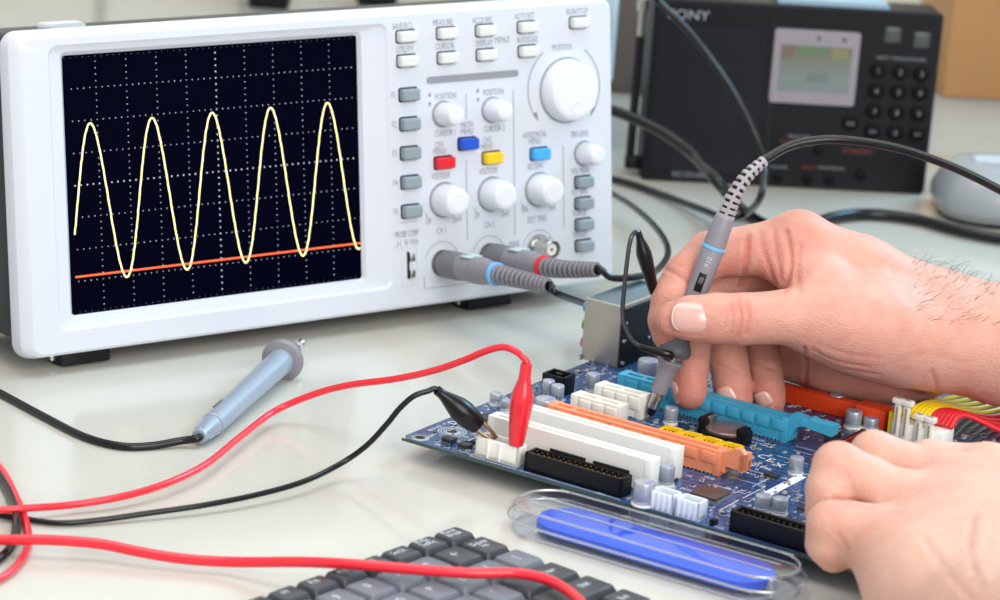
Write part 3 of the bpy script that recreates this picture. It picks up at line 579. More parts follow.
# ------------------------------------------------------------------ probe lying on the table
p0 = np.array(tb(287, 356, 9.5)); p1 = np.array(tb(199, 437, 4.6)); a_ = p0 - p1; L_ = np.linalg.norm(a_); a_ /= L_
lp = thing('oscilloscope_probe', 'light grey oscilloscope probe lying on the table before the oscilloscope', 'probe', (p1[0], p1[1], 0))
def qa(h): return tuple(p1 + a_ * h)
MB().lathe([(0, 3.2), (.4, 3.6), (1.5, 3.7), (15, 5.0), (16, 5.0)], qa(0), a_, 24).build('strain_relief', PROBE_L, lp, world=True)
for k in range(4):
    aa = math.radians(-20 + 50 * k); x_, y_, _d = frame(a_); c0 = Vector(qa(2.5)) + (x_ * math.cos(aa) + y_ * math.sin(aa)) * 3.9; c1 = Vector(qa(14)) + (x_ * math.cos(aa) + y_ * math.sin(aa)) * 5.0
    MB().tube([tuple(c0), tuple((c0 + c1) / 2), tuple(c1)], .45, 6, 2).build('relief_rib', PROBE_L, lp, world=True)
MB().lathe([(15.5, 5.3), (16, 5.6), (17.5, 5.6), (18, 5.3)], qa(0), a_, 24).build('joint_ring', PROBE_L, lp, world=True)
br_ = MB().lathe([(17, 5.2), (22, 5.4), (L_ * .45, 5.6), (L_ - 12, 6.4), (L_ - 8, 6.6)], qa(0), a_, 26).build('barrel', PROBE_L, lp, world=True)
for h, aa in ((24, -70), (30, 120), (L_ - 26, -50), (L_ - 20, 140)):
    x_, y_, _d = frame(a_); r_ = math.radians(aa); nrm = x_ * math.cos(r_) + y_ * math.sin(r_)
    Mx = Matrix((tuple(Vector(a_)), tuple(Vector(a_).cross(nrm)), tuple(nrm))).transposed()
    MB().box(tuple(Vector(qa(h)) + nrm * 5.35), (9, 1.8, 1.1), .3, Mx).build('grip_slot', PROBE_D, br_, world=True)
MB().lathe([(L_ - 9, 6.6), (L_ - 8, 9.4), (L_ - 6.5, 10.4), (L_ - 5, 10.2), (L_ - 4, 8), (L_ - 3.6, 5)], qa(0), a_, 32).build('finger_guard', PROBE, lp, world=True)
MB().lathe([(L_ - 4, 4.4), (L_ + 2, 4.2), (L_ + 12, 2.4), (L_ + 12.4, 1.6)], qa(0), a_, 18).build('tip_nose', PROBE_D, lp, world=True)
MB().lathe([(L_ + 11, 1.4), (L_ + 15, 1.6), (L_ + 15.5, 2.6), (L_ + 17, 2.6), (L_ + 18, 1.4), (L_ + 20, 2.2), (L_ + 22, 1.8), (L_ + 22.5, .6)], qa(0), a_, 14).build('hook_tip', METAL, lp, world=True)
MB().tube([qa(1.5), qa(-2), tb(180, 441, 3), tb(150, 446, 1.8), tb(120, 446, 1.8), tb(85, 437, 1.8), tb(45, 417, 1.8), tb(0, 393, 1.8), tb(-60, 362, 1.8), tb(-160, 330, 1.8)], 1.75, 12, 8).build('cable', BLACKC, lp, world=True)

# ------------------------------------------------------------------ test leads with crocodile clips
rb = np.array(b2w(56.5, 5, 7.6)); rt = np.array(dp(526.5, 363, rb[1] + 1)); rv = rt - rb; rL = np.linalg.norm(rv); rv /= rL
rlead = thing('test_lead', 'red test lead with its upright red clip on the white board header', 'cable', tuple(rb), None, 'test leads clipped to the board')
MB().lathe([(2, 3.6), (2.2, 4.1), (6, 4.6), (14, 5.6), (20, 6.2), (24, 6.0), (29, 4.2), (32, 3.2), (rL - 1, 3.0), (rL - .2, 2.8), (rL, 2.0)], tuple(rb), tuple(rv), 12, sq=.82).build('clip_sleeve', REDCLIP, rlead, world=True, smooth=40)
MB().lathe([(-6.0, .4), (-3, .9), (3, 1.3), (4, 1.3)], tuple(rb), tuple(rv), 8, sq=.5).build('clip_jaw', METAL, rlead, world=True)
rc = [tuple(rb + rv * (rL - 3)), tuple(rb + rv * (rL + .5)), *[dp(a, b, rb[1] + (tb(290, 404, 8)[1] - rb[1]) * (524 - a) / 234) for a, b in ((517, 352), (503, 347), (486, 351), (462, 361), (432, 371), (395, 379), (350, 385), (315, 394))], tb(275, 411, 7), tb(240, 437, 6), tb(205, 465, 6), tb(165, 484, 6), tb(120, 497, 5), tb(70, 505, 4), tb(30, 508, 5), tb(0, 510, 5), tb(-70, 512, 3), tb(-130, 480, 3), tb(-90, 430, 2), tb(-30, 440, 2), tb(0, 468, 2), tb(16, 497, 2), tb(26, 522, 2), tb(28, 545, 2), tb(18, 564, 2), tb(0, 578, 2), tb(-40, 592, 2)]
MB().tube(rc, 1.55, 12, 8).build('lead_wire', REDC, rlead, world=True)
kb0 = np.array(b2w(42.5, 6.5, 9.6)); kt = np.array(dp(437, 390, kb0[1] - 4)); kv = kt - kb0; kL = np.linalg.norm(kv); kv /= kL
klead = thing('test_lead', 'black test lead with its slanting black clip on the white board header', 'cable', tuple(kb0), None, 'test leads clipped to the board')
MB().lathe([(7, 3.6), (7.5, 4.6), (11, 5.4), (16, 6.0), (20, 5.6), (24, 4.2), (kL - 3.5, 2.6), (kL - 2, 2.4), (kL, 2.5), (kL + .4, 1.5)], tuple(kb0), tuple(kv), 10, sq=.9).build('clip_sleeve', BLACK, klead, world=True, smooth=40)
x_, y_, _d = frame(kv)
for s_ in (-1, 1):
    q0 = Vector(kb0) + Vector(kv) * 8 + y_ * s_ * 2.2; q1 = Vector(kb0) - Vector(kv) * 2.5 + y_ * s_ * .8
    MB().tube([tuple(q0), tuple((q0 + q1) / 2 + y_ * s_ * .3), tuple(q1)], .9, 8, 3).build('clip_jaw', mat('brass_jaw', '#8d7356', .35, .9), klead, world=True)
kc = [tuple(kb0 + kv * (kL - 2)), tuple(kb0 + kv * (kL + 1)), *[dp(a, b, kt[1] + (tb(340, 464, 8)[1] - kt[1]) * (437 - a) / 97) for a, b in ((428, 391), (414, 396), (400, 408), (386, 425), (366, 446))], tb(340, 464, 8), tb(305, 481, 6), tb(260, 494, 5), tb(205, 505, 4), tb(150, 513, 3), tb(100, 520, 2), tb(60, 523, 1.6), tb(25, 519, 1.6), tb(0, 515, 1.6), tb(-60, 506, 1.6)]
MB().tube(kc, 1.25, 12, 8).build('lead_wire', BLACKC, klead, world=True)
kw = thing('cable', 'thick black cable curving in and out at the left picture edge', 'cable', tb(10, 530, 0))
MB().tube([tb(-80, 420, 2), tb(-30, 445, 2), tb(0, 478, 2), tb(12, 500, 2), tb(17, 522, 3.5), tb(12, 543, 2), tb(0, 558, 2), tb(-40, 580, 2)], 1.9, 12, 8).build('cable_jacket', BLACKC, kw, world=True)
MB().lathe([(0, 2.6), (6, 2.6)], tb(-78, 421, 2), tuple(np.array(tb(-80, 420, 2)) - np.array(tb(-30, 445, 2))), 12).build('cable_sleeve', BLACK, kw, world=True)
r2 = thing('cable', 'thick red cable running across the table and over the keyboard', 'cable', tb(300, 562, 0))
MB().tube([tb(-80, 541, 3), tb(0, 540, 6.5), tb(50, 540, 7.5), tb(100, 544, 7), tb(140, 552, 6), tb(185, 559, 5), tb(235, 562, 6), tb(300, 562, 12), tb(350, 564, 15.5), tb(410, 569, 16), tb(470, 573, 16), tb(515, 573, 16), tb(545, 579, 16), tb(568, 591, 16), tb(590, 612, 16), tb(610, 640, 11)], 2.15, 12, 8).build('cable_jacket', REDC, r2, world=True)
MB().lathe([(0, 2.8), (8, 2.8)], tb(-78, 541, 3), (-1, 0, 0), 12).build('cable_sleeve', REDCLIP, r2, world=True)

# ------------------------------------------------------------------ keyboard
KO = tb(455, 523, 12); kx = RZ(.895)       # local x runs along the function row, -y towards the lower rows
kb = thing('keyboard', 'dark grey loose laptop keyboard at the bottom of the picture', 'keyboard', (KO[0], KO[1], 0), kx)
MB().bb(-190, 0, -104, 0, 1, 5, .5).build('key_plate', BLACKP, kb)
for x, y in ((-180, -8), (-10, -8), (-180, -96), (-10, -96), (-95, -50)): MB().lathe([(0, 2.5), (1, 2.5)], (x, y, 0), (0, 0, 1), 10).build('rubber_pad', BLACK, kb)
KD = mat('dark_key', '#3b3d42', .42, var=.06, bump=.15); KG = mat('mid_grey_key', '#6c7079', .42, var=.05, bump=.15); KI = mat('white_legend', '#d5dbe2', .6, var=0); KIB = mat('cyan_legend', '#45a3bf', .6, var=0)
def key(x0, x1, y0, y1, m, leg=None, leg2=None):
    o = MB().loops([[(p[0], p[1], z) for p in rrect(x0 + i, x1 - i, y0 + j, y1 - i, 1.2, 3)] for i, j, z in ((.4, .4, 5), (.5, .5, 8.5), (1.8, 2.2, 11.4), (2.3, 2.8, 11.7))]).build('key', m, kb, smooth=30)
    if leg:
        t = MB(); cx, cy = (x0 + x1) / 2 if x1 - x0 < 20 else x1 - 10, (y0 + y1) / 2
        L = leg.split('\n')
        for i, s_ in enumerate(L): t.text(s_, Matrix.Translation(Vector((cx - 1, cy + 1 - 3.2 * (i - (len(L) - 1) / 2), 11.78))), 4.2 if len(s_) > 1 else 6, .8)
        t.build('key_legend', KI, o, smooth=0, fixn=False)
    if leg2:
        t = MB(); t.text(leg2, Matrix.Translation(Vector(((x0 + x1) / 2 + 4, (y0 + y1) / 2 - 3, 11.78))), 3.2, .85); t.build('function_legend', KIB, o, smooth=0, fixn=False)
fk = ['Pause\nBreak', 'PrtSc\nSysRq', 'ScrLk', 'F12', 'F11', 'F10', 'F9', 'F8', 'F7', 'F6', 'F5']
for k, t in enumerate(fk): key(-16 * (k + 1), -16 * k, -13.5, 0, KD, t, '*' if k in (3, 4, 5, 8) else None)
rows = [(-14, [(16, KD, 'Delete\nIns'), (17, KD, '\u2190'), (17, KG, '='), (17, KG, '-'), (17, KG, '0'), (17, KG, '9'), (17, KG, '8'), (17, KG, '7'), (17, KG, '6'), (17, KG, '5'), (17, KG, '4')]),
        (-32, [(17, KG, '|'), (17, KG, ']'), (17, KG, '['), (17, KG, 'P'), (17, KG, 'O'), (17, KG, 'I'), (17, KG, 'U'), (17, KG, 'Y'), (17, KG, 'T'), (17, KG, 'R')]),
        (-50, [(34, KD, 'Enter'), (17, KG, "'"), (17, KG, ';'), (17, KG, 'L'), (17, KG, 'K'), (17, KG, 'J'), (17, KG, 'H'), (17, KG, 'G'), (17, KG, 'F')]),
        (-68, [(38, KD, 'Shift'), (17, KG, '/'), (17, KG, '.'), (17, KG, ','), (17, KG, 'M'), (17, KG, 'N'), (17, KG, 'B'), (17, KG, 'V')]),
        (-86, [(17, KD, 'End'), (17, KD, 'v'), (17, KD, 'Home'), (17, KD, 'Ctrl'), (17, KD, 'Alt'), (60, KD, None), (17, KD, 'Fn')])]
for y, ks in rows:
    x = 0
    for wdt, m, t in ks: key(x - wdt, x, y - 17.6, y, m, t, '*' if t in ('Enter', '=', 'P', 'v', 'L') else None); x -= wdt

# ------------------------------------------------------------------ clear plastic case with a blue insert
CO = tb(653, 559, 0); cc = thing('plastic_case', 'clear plastic oblong case with a blue strip inside, beside the keyboard', 'case', (CO[0], CO[1], 0), RZ(-.545))
CLEAR = clear_mat('clear_plastic', (.95, .97, 1.0), .04, .05)
def stad(hl, hw, z, r=None, n=10):
    return [(p[0], p[1], z) for p in rrect(-hl, hl, -hw, hw, r if r else hw * .98, n)]
MB().loops([stad(62, 14.5, .4), stad(65, 17, 1.5), stad(65.5, 17.6, 5), stad(65.5, 17.6, 7)], True, False).build('case_tray', CLEAR, cc)
MB().loops([stad(67.4, 19.6, 6.6), stad(66.2, 18.5, 6.6), stad(66.2, 18.5, 9.8), stad(65, 17.2, 11.4), stad(62, 14.6, 11.8)], False, True).build('case_lid', CLEAR, cc)
BLUEI = mat('blue_translucent_plastic', '#2b5be0', .35, var=.12, vscale=30)
FROST = clear_mat('frosted_edge', (1, 1, 1), .35, .42)
MB().loops([stad(53, 13, 2.4), stad(54, 14, 3), stad(54, 14, 6.5), stad(52.5, 12.5, 7.2)]).build('blue_strip', BLUEI, cc)
for y in (-6, 2): MB().bb(-56, 56, y, y + .8, 11.75, 12.3).build('lid_ridge', FROST, cc)
for hl_, hw_, z_ in ((67.2, 19.4, 6.6), (64, 16.4, 11.6), (64.5, 16.8, 1.2)):  # whitish tubes added as the bright highlights along the case edges
    P_ = stad(hl_, hw_, z_); MB().tube(P_ + [P_[0]], .55, 6, 2).build('rim_highlight', FROST, cc)
MB().lathe([(1.5, 2), (8.5, 1.8), (9, 1.2)], (57, -6, 0), (0, 0, 1), 14).build('case_post', FROST, cc)

# ------------------------------------------------------------------ radio
RO = (82, 1758, 0); rd = thing('radio', 'black portable radio with pale display behind the hands', 'radio', RO, RZ(.083))
RB = mat('black_radio_plastic', '#0c0d12', .42, var=.1, spec=.2, bump=.2, bscale=2500); RG = mat('speaker_mesh', '#10141c', .55, spec=.2, var=.15, vscale=1500)
MB().loops([[(p[0], y, p[1]) for p in rrect(0 + i, 180 - i, 0 + i * .4, 115.5 - i, 3, 4)] for i, y in ((1.5, 0), (0, 1.5), (0, 30), (1.5, 32))]).build('radio_case', RB, rd)
MB().loops([[(p[0], y, p[1]) for p in rrect(76, 146, 115.3, 118.5, 1.2, 3)] for y in (4, 26)]).build('top_highlight_plate', mat('blue_highlight', '#8ea9bd', .3, var=.05), rd)  # blue highlight on the radio's top, put into the plate's colour
MB().loops([[(p[0], y, p[1]) for p in rrect(4, 71, 6, 100, 3, 4)] for y in (0.1, -.8)]).build('speaker_grille', RG, rd)
gd = MB()
for i in range(22):
    for j in range(30): gd.bb(6.5 + 2.95 * i, 8 + 2.95 * i, -.95, -.75, 9 + 3 * j, 10.5 + 3 * j)
gd.build('grille_holes', BLACK, rd, smooth=0)['kind'] = 'stuff'
lc = MB().loops([[(p[0], y, p[1]) for p in rrect(75.5, 129, 54.5, 101, 2, 4)] for y in (.1, -1.5)]).build('display_frame', mat('mauve_grey_frame', '#8b838c', .4, var=.05), rd)
def lcd_material():
    m = bpy.data.materials.new('display_film'); m.use_nodes = True; nt = m.node_tree; N = nt.nodes; b = N['Principled BSDF']; tc = N.new('ShaderNodeTexCoord'); g = N.new('ShaderNodeSeparateXYZ'); nt.links.new(tc.outputs['Object'], g.inputs[0])
    mr = N.new('ShaderNodeMapRange'); mr.inputs[1].default_value = .062; mr.inputs[2].default_value = .091; nt.links.new(g.outputs['Z'], mr.inputs[0])
    r = N.new('ShaderNodeValToRGB'); e = r.color_ramp.elements; e[0].color = lin('#6f7a77'); e[1].color = lin('#67644f'); e[0].position = .3; e[1].position = 1.0
    nt.links.new(mr.outputs[0], r.inputs[0]); nt.links.new(r.outputs[0], b.inputs['Base Color']); b.inputs['Roughness'].default_value = .3; return m
li = MB().bb(80.2, 124.6, -1.8, -1.4, 62.3, 91).build('display_panel', lcd_material(), lc, smooth=0)
MB().bb(91, 110, -1.95, -1.7, 86, 90.5).build('green_legend', mat('green_print', '#56704f', .5), li, smooth=0)
MB().bb(81, 88, -1.95, -1.7, 83, 90.5).build('red_legend', mat('red_print', '#6d5550', .5), li, smooth=0)
MB().bb(112, 122, -1.95, -1.7, 84, 90.5).build('yellow_legend', mat('olive_print', '#777452', .5), li, smooth=0)
t = MB(); t.text('000', fm(104, 71, -1.9), 9, 1); t.build('display_digits', mat('lcd_ink', '#4d5f66', .5), li, smooth=0, fixn=False)
for x in (103, 119): MB().lathe([(0, 1.6), (.2, 1.5)], (x, -1.5, 96), (0, -1, 0), 14).build('frame_screw', PROBE_D, lc)
for x, z in ((149, 100.7), (167.5, 98.6)): MB().bb(x - 5, x + 5, -.6, .1, z - 4.8, z + 4.8, .3).build('indicator_window', mat('dull_window', '#39413f', .3), rd)
RK = mat('black_radio_key', '#08090c', .5, var=.1, spec=.12)
nums = ['1', '2', '3', '4', '5', '6', '7', '8', '9', 'AM', '0', 'FM']; kpos = [(142.1, 78), (156, 77.7), (169.4, 77.3), (142.2, 65), (156.2, 65), (170, 65.4), (142.4, 52), (156.5, 52), (170.4, 52), (142.5, 39.2), (157, 39.2), (171, 39), (128.2, 43.6)]
RI = mat('radio_white_print', '#7f858c', .5, var=0); RR = mat('radio_red_print', '#7c2a28', .5, var=0)
for (x, z), s_ in zip(kpos, nums + ['EXE']):
    o = MB().lathe([(0, 5.6), (.8, 5.6), (1.2, 4.6), (2.4, 4.2), (2.6, 3.4)], (x, 0, z), (0, -1, 0), 20, sq=.9).build('radio_button', RK, rd)
    t = MB(); t.text(s_, fm(x, z, -2.7), 4.6 if len(s_) < 2 else 3); t.build('button_legend', RI, o, smooth=0, fixn=False)
t = MB(); t.text('SONY', fm(21, 105.8, -.9), 8.4, 1.15); t.build('maker_lettering', mat('silver_lettering', '#9aa0a8', .4, .3), rd, smooth=0, fixn=False)
t = MB(); t.text('DIRECT TUNING KEYBOARD', fm(156, 86, -.15), 3, .8); t.text('FREQ/STEP', fm(97, 33, -.15), 3, 1); t.text('VOLUME', fm(86, 13, -.15), 2.8); t.text('TONE MONO', fm(119, 14, -.15), 2.8); t.text('RECEIVER', fm(30, 5, -1.1), 5); t.build('white_lettering', RI, rd, smooth=0, fixn=False)
t = MB(); t.text('POWER  SLEEP', fm(97, 29, -.15), 3.6); t.text('STANDBY', fm(135, 25.6, -.15), 4.4); t.text('NEWS', fm(105, 13.5, -.15), 3); t.build('red_lettering', RR, rd, smooth=0, fixn=False)
for x, z in ((87.5, 25.5), (110, 25), (104.8, 6.2), (118.9, 6.2), (138, 10.5), (86, 6.2)): MB().lathe([(0, 3.4), (1.5, 3.2), (2, 2.4)], (x, 0, z), (0, -1, 0), 16).build('control_stud', RK, rd)
MB().prism([(78, .5), (79, .5), (75.5, 114), (74.5, 114)], -.2, .1, 'y').build('panel_joint', BLACK, rd, smooth=0)
an = MB().lathe([(6, 2.8), (88, 2.8), (88.5, 2.2)], (-6, 14, 0), (0, 0, 1), 14).build('antenna', BLACKP, rd)
MB().lathe([(88, 2.0), (104, 2.0), (104.3, 3.4), (112, 3.4), (112.5, 2.6)], (-6, 14, 0), (0, 0, 1), 14).build('antenna_tip', METAL, an)
MB().bb(-9, 1, 10, 18, 4, 12, .8).build('antenna_hinge', BLACKP, an)

# ------------------------------------------------------------------ other things in the background
gm = thing('desk_phone', 'rounded light grey plastic device on the table right of the radio', 'device', (318, 1735, 0), RZ(.05))
GP = mat('light_grey_plastic', '#8f9498', .35, var=.03, coat=.2)
def sup(hx, hy, z, n=32, p=3.2): return [(math.copysign(abs(math.cos(a)) ** (2 / p), math.cos(a)) * hx, math.copysign(abs(math.sin(a)) ** (2 / p), math.sin(a)) * hy, z) for a in [2 * math.pi * k / n for k in range(n)]]
MB().loops([sup(50, 34, 0), sup(54, 38, 3)]).build('device_base', BLACKP, gm)
MB().loops([sup(54, 38, 3), sup(57, 42, 8), sup(57, 42, 16), sup(52, 38, 26), sup(44, 31, 32), sup(30, 20, 35)]).build('device_shell', GP, gm)
MB().loops([sup(36, 10, 34.0), sup(35, 9, 35.6)]).build('device_panel', mat('pale_blue_grey', '#b9c7d0', .25), gm)
wcab = thing('wooden_box', 'orange-brown wooden box at the back of the table', 'box', (430, 2130, 0), RZ(.1))
WOOD = mat('honey_wood', '#b48350', .5, var=.15, vscale=14)
MB().bb(-123, 200, -40, 60, 0, 260, 2).build('box_body', WOOD, wcab); MB().bb(-128, 205, -45, 65, 260, 272, 2).build('box_lid', WOOD, wcab); MB().bb(20, 60, -44, -40, 120, 130, 1).build('box_handle', METAL, wcab)
mic = thing('lamp_arm', 'grey metal lamp arm hanging at the top right corner', 'lamp', (352, 1900, 0))
MB().lathe([(60, 9), (62, 11), (150, 11), (152, 9)], (352, 1900, 0), (0, 0, 1), 20).build('lamp_sleeve', GP, mic, world=True); MB().lathe([(150, 5), (420, 5)], (352, 1900, 0), (0, 0, 1), 14).build('lamp_tube', STEEL, mic, world=True)
MB().tube([(352, 1900, 418), (380, 1905, 440), (450, 1910, 420), (480, 1912, 200), (480, 1912, 8)], 5, 12, 6).build('lamp_bow', STEEL, mic, world=True); MB().lathe([(0, 40), (8, 40), (10, 34), (12, 6)], (480, 1912, 0), (0, 0, 1), 28).build('lamp_base', GP, mic, world=True)
ps = thing('power_supply', 'pale blue-white instrument case just behind the right end of the oscilloscope', 'instrument', (40, 1822, 0), RZ(.25))
MB().loops([[(p[0], p[1], z) for p in rrect(-70 + i, 24 - i, 0 + i, 90 - i, 6, 4)] for i, z in ((2, 44), (0, 47), (0, 200), (3, 204))]).build('case_shell', mat('pale_blue_case', '#d3e6ef', .35, var=.02), ps)
MB().bb(-66, 21, 4, 86, 4, 44, 2).build('case_base', mat('dark_blue_base', '#274a6b', .4), ps)
for x in (-60, 15):
    for y in (10, 80): MB().lathe([(0, 4), (4.2, 4)], (x, y, 0), (0, 0, 1), 12).build('foot', BLACK, ps)
MB().bb(21, 22.4, 10, 30, 60, 70, .4).build('vent_grille', BTN_G, ps)
bf = thing('taupe_block', 'taupe brown upright block behind the radio', 'box', (110, 2010, 0))  # upright block put in for a brown-grey strip beside the radio
MB().bb(-45, 30, 0, 60, 0, 240, 1).build('box_body', mat('taupe_brown', '#5f5552', .7, var=.1), bf); MB().bb(-20, 10, -.8, 0, 150, 190, .2).build('pale_plate', SILK, bf); MB().lathe([(0, 8), (1, 8)], (-5, 0, 40), (0, -1, 0), 18).build('metal_disc', METAL, bf)
for nm, lb, x, y in (('power_adapter', 'small black adapter on the table behind the oscilloscope, left of two', -196, 2226), ('power_adapter', 'small black adapter on the table behind the oscilloscope, right of two', -114, 2268)):
    a = thing(nm, lb, 'adapter', (x, y, 0)); MB().bb(-17, 15, 0, 24, 0, 60, 3).build('adapter_case', BLACKP, a); MB().lathe([(0, 3), (14, 2.2)], (0, 12, 59), (0, 0, 1), 12).build('cable_boot', BLACK, a)
def cable(label, pts, r, base):
    t = thing('cable', label, 'cable', base); MB().tube(pts, r, 12, 8).build('cable_jacket', BLACKC, t, world=True)
    e = np.array(pts[0]); d = np.array(pts[1]) - e; MB().lathe([(-2, r * 1.5), (6, r * 1.5), (7, r * 1.1)], tuple(e), tuple(d), 12).build('cable_sleeve', BLACK, t, world=True)
cable('black cable arching down in front of the radio to behind the probe', [dp(625, -60, 1640), dp(654, -5, 1640), dp(680, 22, 1640), dp(710, 58, 1640), dp(738, 100, 1635), dp(757, 140, 1630), dp(764, 170, 1620), dp(760, 198, 1600), tb(745, 214, 13), tb(725, 218, 12), tb(700, 209, 6), tb(660, 194, 3), tb(625, 182, 3), tb(590, 175, 3)], 2.1, tb(740, 216, 0))
cable('thick black cable passing between the oscilloscope and the radio, behind the hand', [dp(560, 116, 1690), dp(600, 109, 1700), dp(630, 117, 1690), dp(665, 134, 1675), dp(695, 157, 1655), dp(720, 185, 1620), tb(745, 212, 5), tb(775, 228, 4), tb(805, 226, 4), tb(835, 217, 4), tb(870, 214, 4), tb(915, 219, 4), tb(960, 231, 4), tb(1010, 240, 4), tb(1080, 245, 4)], 3.4, tb(840, 216, 0))

# ------------------------------------------------------------------ hands
def seg_d(P, a, b, ra, rb):
    a = np.array(a); b = np.array(b); ab = b - a; t = np.clip(((P - a) @ ab) / (ab @ ab), 0, 1)
    return np.linalg.norm(P - a - t[:, None] * ab, axis=1) - (ra + (rb - ra) * t)
def smin(a, b, k):
    h = np.clip(.5 + .5 * (b - a) / k, 0, 1); return b * (1 - h) + a * h - k * h * (1 - h)
def chain_d(P, ch, k=1.5):
    d = None
    for i in range(len(ch) - 1):
        q = seg_d(P, ch[i][:3], ch[i + 1][:3], ch[i][3], ch[i + 1][3]); d = q if d is None else smin(d, q, k)
    return d
def surface_nets(Fd, o, h):
    nx, ny, nz = Fd.shape; ins = Fd < 0
    cells = np.zeros((nx - 1, ny - 1, nz - 1), int)
    for i in (0, 1):
        for j in (0, 1):
            for k in (0, 1): cells += ins[i:nx - 1 + i, j:ny - 1 + j, k:nz - 1 + k]
    act = (cells > 0) & (cells < 8); idx = -np.ones(act.shape, int); C = np.argwhere(act); idx[act] = np.arange(len(C))
    acc = np.zeros((len(C), 3)); cnt = np.zeros(len(C)); cor = [(i, j, k) for i in (0, 1) for j in (0, 1) for k in (0, 1)]
    val = {c: Fd[C[:, 0] + c[0], C[:, 1] + c[1], C[:, 2] + c[2]] for c in cor}
    for a in cor:
        for ax_ in range(3):
            if a[ax_] == 1: continue
            b = list(a); b[ax_] = 1; b = tuple(b); va, vb = val[a], val[b]; m = (va < 0) != (vb < 0)
            t = np.where(m, va / np.where(m, va - vb, 1), 0); p = np.zeros((len(C), 3)); p[:] = a; p[:, ax_] = t
            acc[m] += p[m]; cnt[m] += 1
    V = (C + acc / cnt[:, None]) * h + o; faces = []
    for ax_ in range(3):
        o1, o2 = (ax_ + 1) % 3, (ax_ + 2) % 3; sl0 = [slice(None)] * 3; sl1 = [slice(None)] * 3; sl0[ax_] = slice(0, -1); sl1[ax_] = slice(1, None)
        A = ins[tuple(sl0)]; B_ = ins[tuple(sl1)]; E_ = np.argwhere(A != B_)
        ok = (E_[:, o1] > 0) & (E_[:, o2] > 0) & (E_[:, o1] < Fd.shape[o1] - 1) & (E_[:, o2] < Fd.shape[o2] - 1); E_ = E_[ok]
        flip = A[E_[:, 0], E_[:, 1], E_[:, 2]]
        q = []
        for d1, d2 in ((-1, -1), (0, -1), (0, 0), (-1, 0)):
            e = E_.copy(); e[:, o1] += d1; e[:, o2] += d2; q.append(idx[e[:, 0], e[:, 1], e[:, 2]])
        Q = np.stack(q, 1); Q[~flip] = Q[~flip][:, ::-1]; faces.append(Q)
    return V, np.concatenate(faces)
def skin_material(name, c0, c1):
    m = bpy.data.materials.new(name); m.use_nodes = True; nt = m.node_tree; N = nt.nodes; b = N['Principled BSDF']
    at = N.new('ShaderNodeAttribute'); at.attribute_name = 'flush'; tc = N.new('ShaderNodeTexCoord')
    nz = N.new('ShaderNodeTexNoise'); nz.inputs['Scale'].default_value = 120; nz.inputs['Detail'].default_value = 5; nt.links.new(tc.outputs['Object'], nz.inputs['Vector'])
    ad = N.new('ShaderNodeMath'); ad.operation = 'MULTIPLY_ADD'; ad.inputs[1].default_value = .7; ad.inputs[2].default_value = -.3; nt.links.new(nz.outputs['Fac'], ad.inputs[0])
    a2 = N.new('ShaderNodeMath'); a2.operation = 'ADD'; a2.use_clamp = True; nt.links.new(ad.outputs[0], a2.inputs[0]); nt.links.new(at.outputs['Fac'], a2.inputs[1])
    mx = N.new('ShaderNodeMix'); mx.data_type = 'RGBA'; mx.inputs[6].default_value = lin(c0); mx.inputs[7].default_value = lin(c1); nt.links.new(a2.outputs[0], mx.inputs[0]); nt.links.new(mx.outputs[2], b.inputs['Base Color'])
    b.inputs['Roughness'].default_value = .48; b.inputs['Specular IOR Level'].default_value = .4
    b.inputs['Subsurface Weight'].default_value = .25; b.inputs['Subsurface Radius'].default_value = (1, .3, .15); b.inputs['Subsurface Scale'].default_value = .002
    vo = N.new('ShaderNodeTexVoronoi'); vo.inputs['Scale'].default_value = 1100; n2 = N.new('ShaderNodeTexNoise'); n2.inputs['Scale'].default_value = 260; n2.inputs['Detail'].default_value = 6
    mp = N.new('ShaderNodeMapping'); mp.inputs['Scale'].default_value = (.55, 1, 1.3); nt.links.new(tc.outputs['Object'], mp.inputs[0])
    for q in (vo, n2): nt.links.new(mp.outputs[0], q.inputs['Vector'])
    sm = N.new('ShaderNodeMath'); sm.operation = 'MULTIPLY_ADD'; sm.inputs[1].default_value = 1.6; nt.links.new(n2.outputs['Fac'], sm.inputs[0]); nt.links.new(vo.outputs['Distance'], sm.inputs[2])
    bp = N.new('ShaderNodeBump'); bp.inputs['Strength'].default_value = .35; bp.inputs['Distance'].default_value = .0006; nt.links.new(sm.outputs[0], bp.inputs['Height']); nt.links.new(bp.outputs[0], b.inputs['Normal'])
    return m
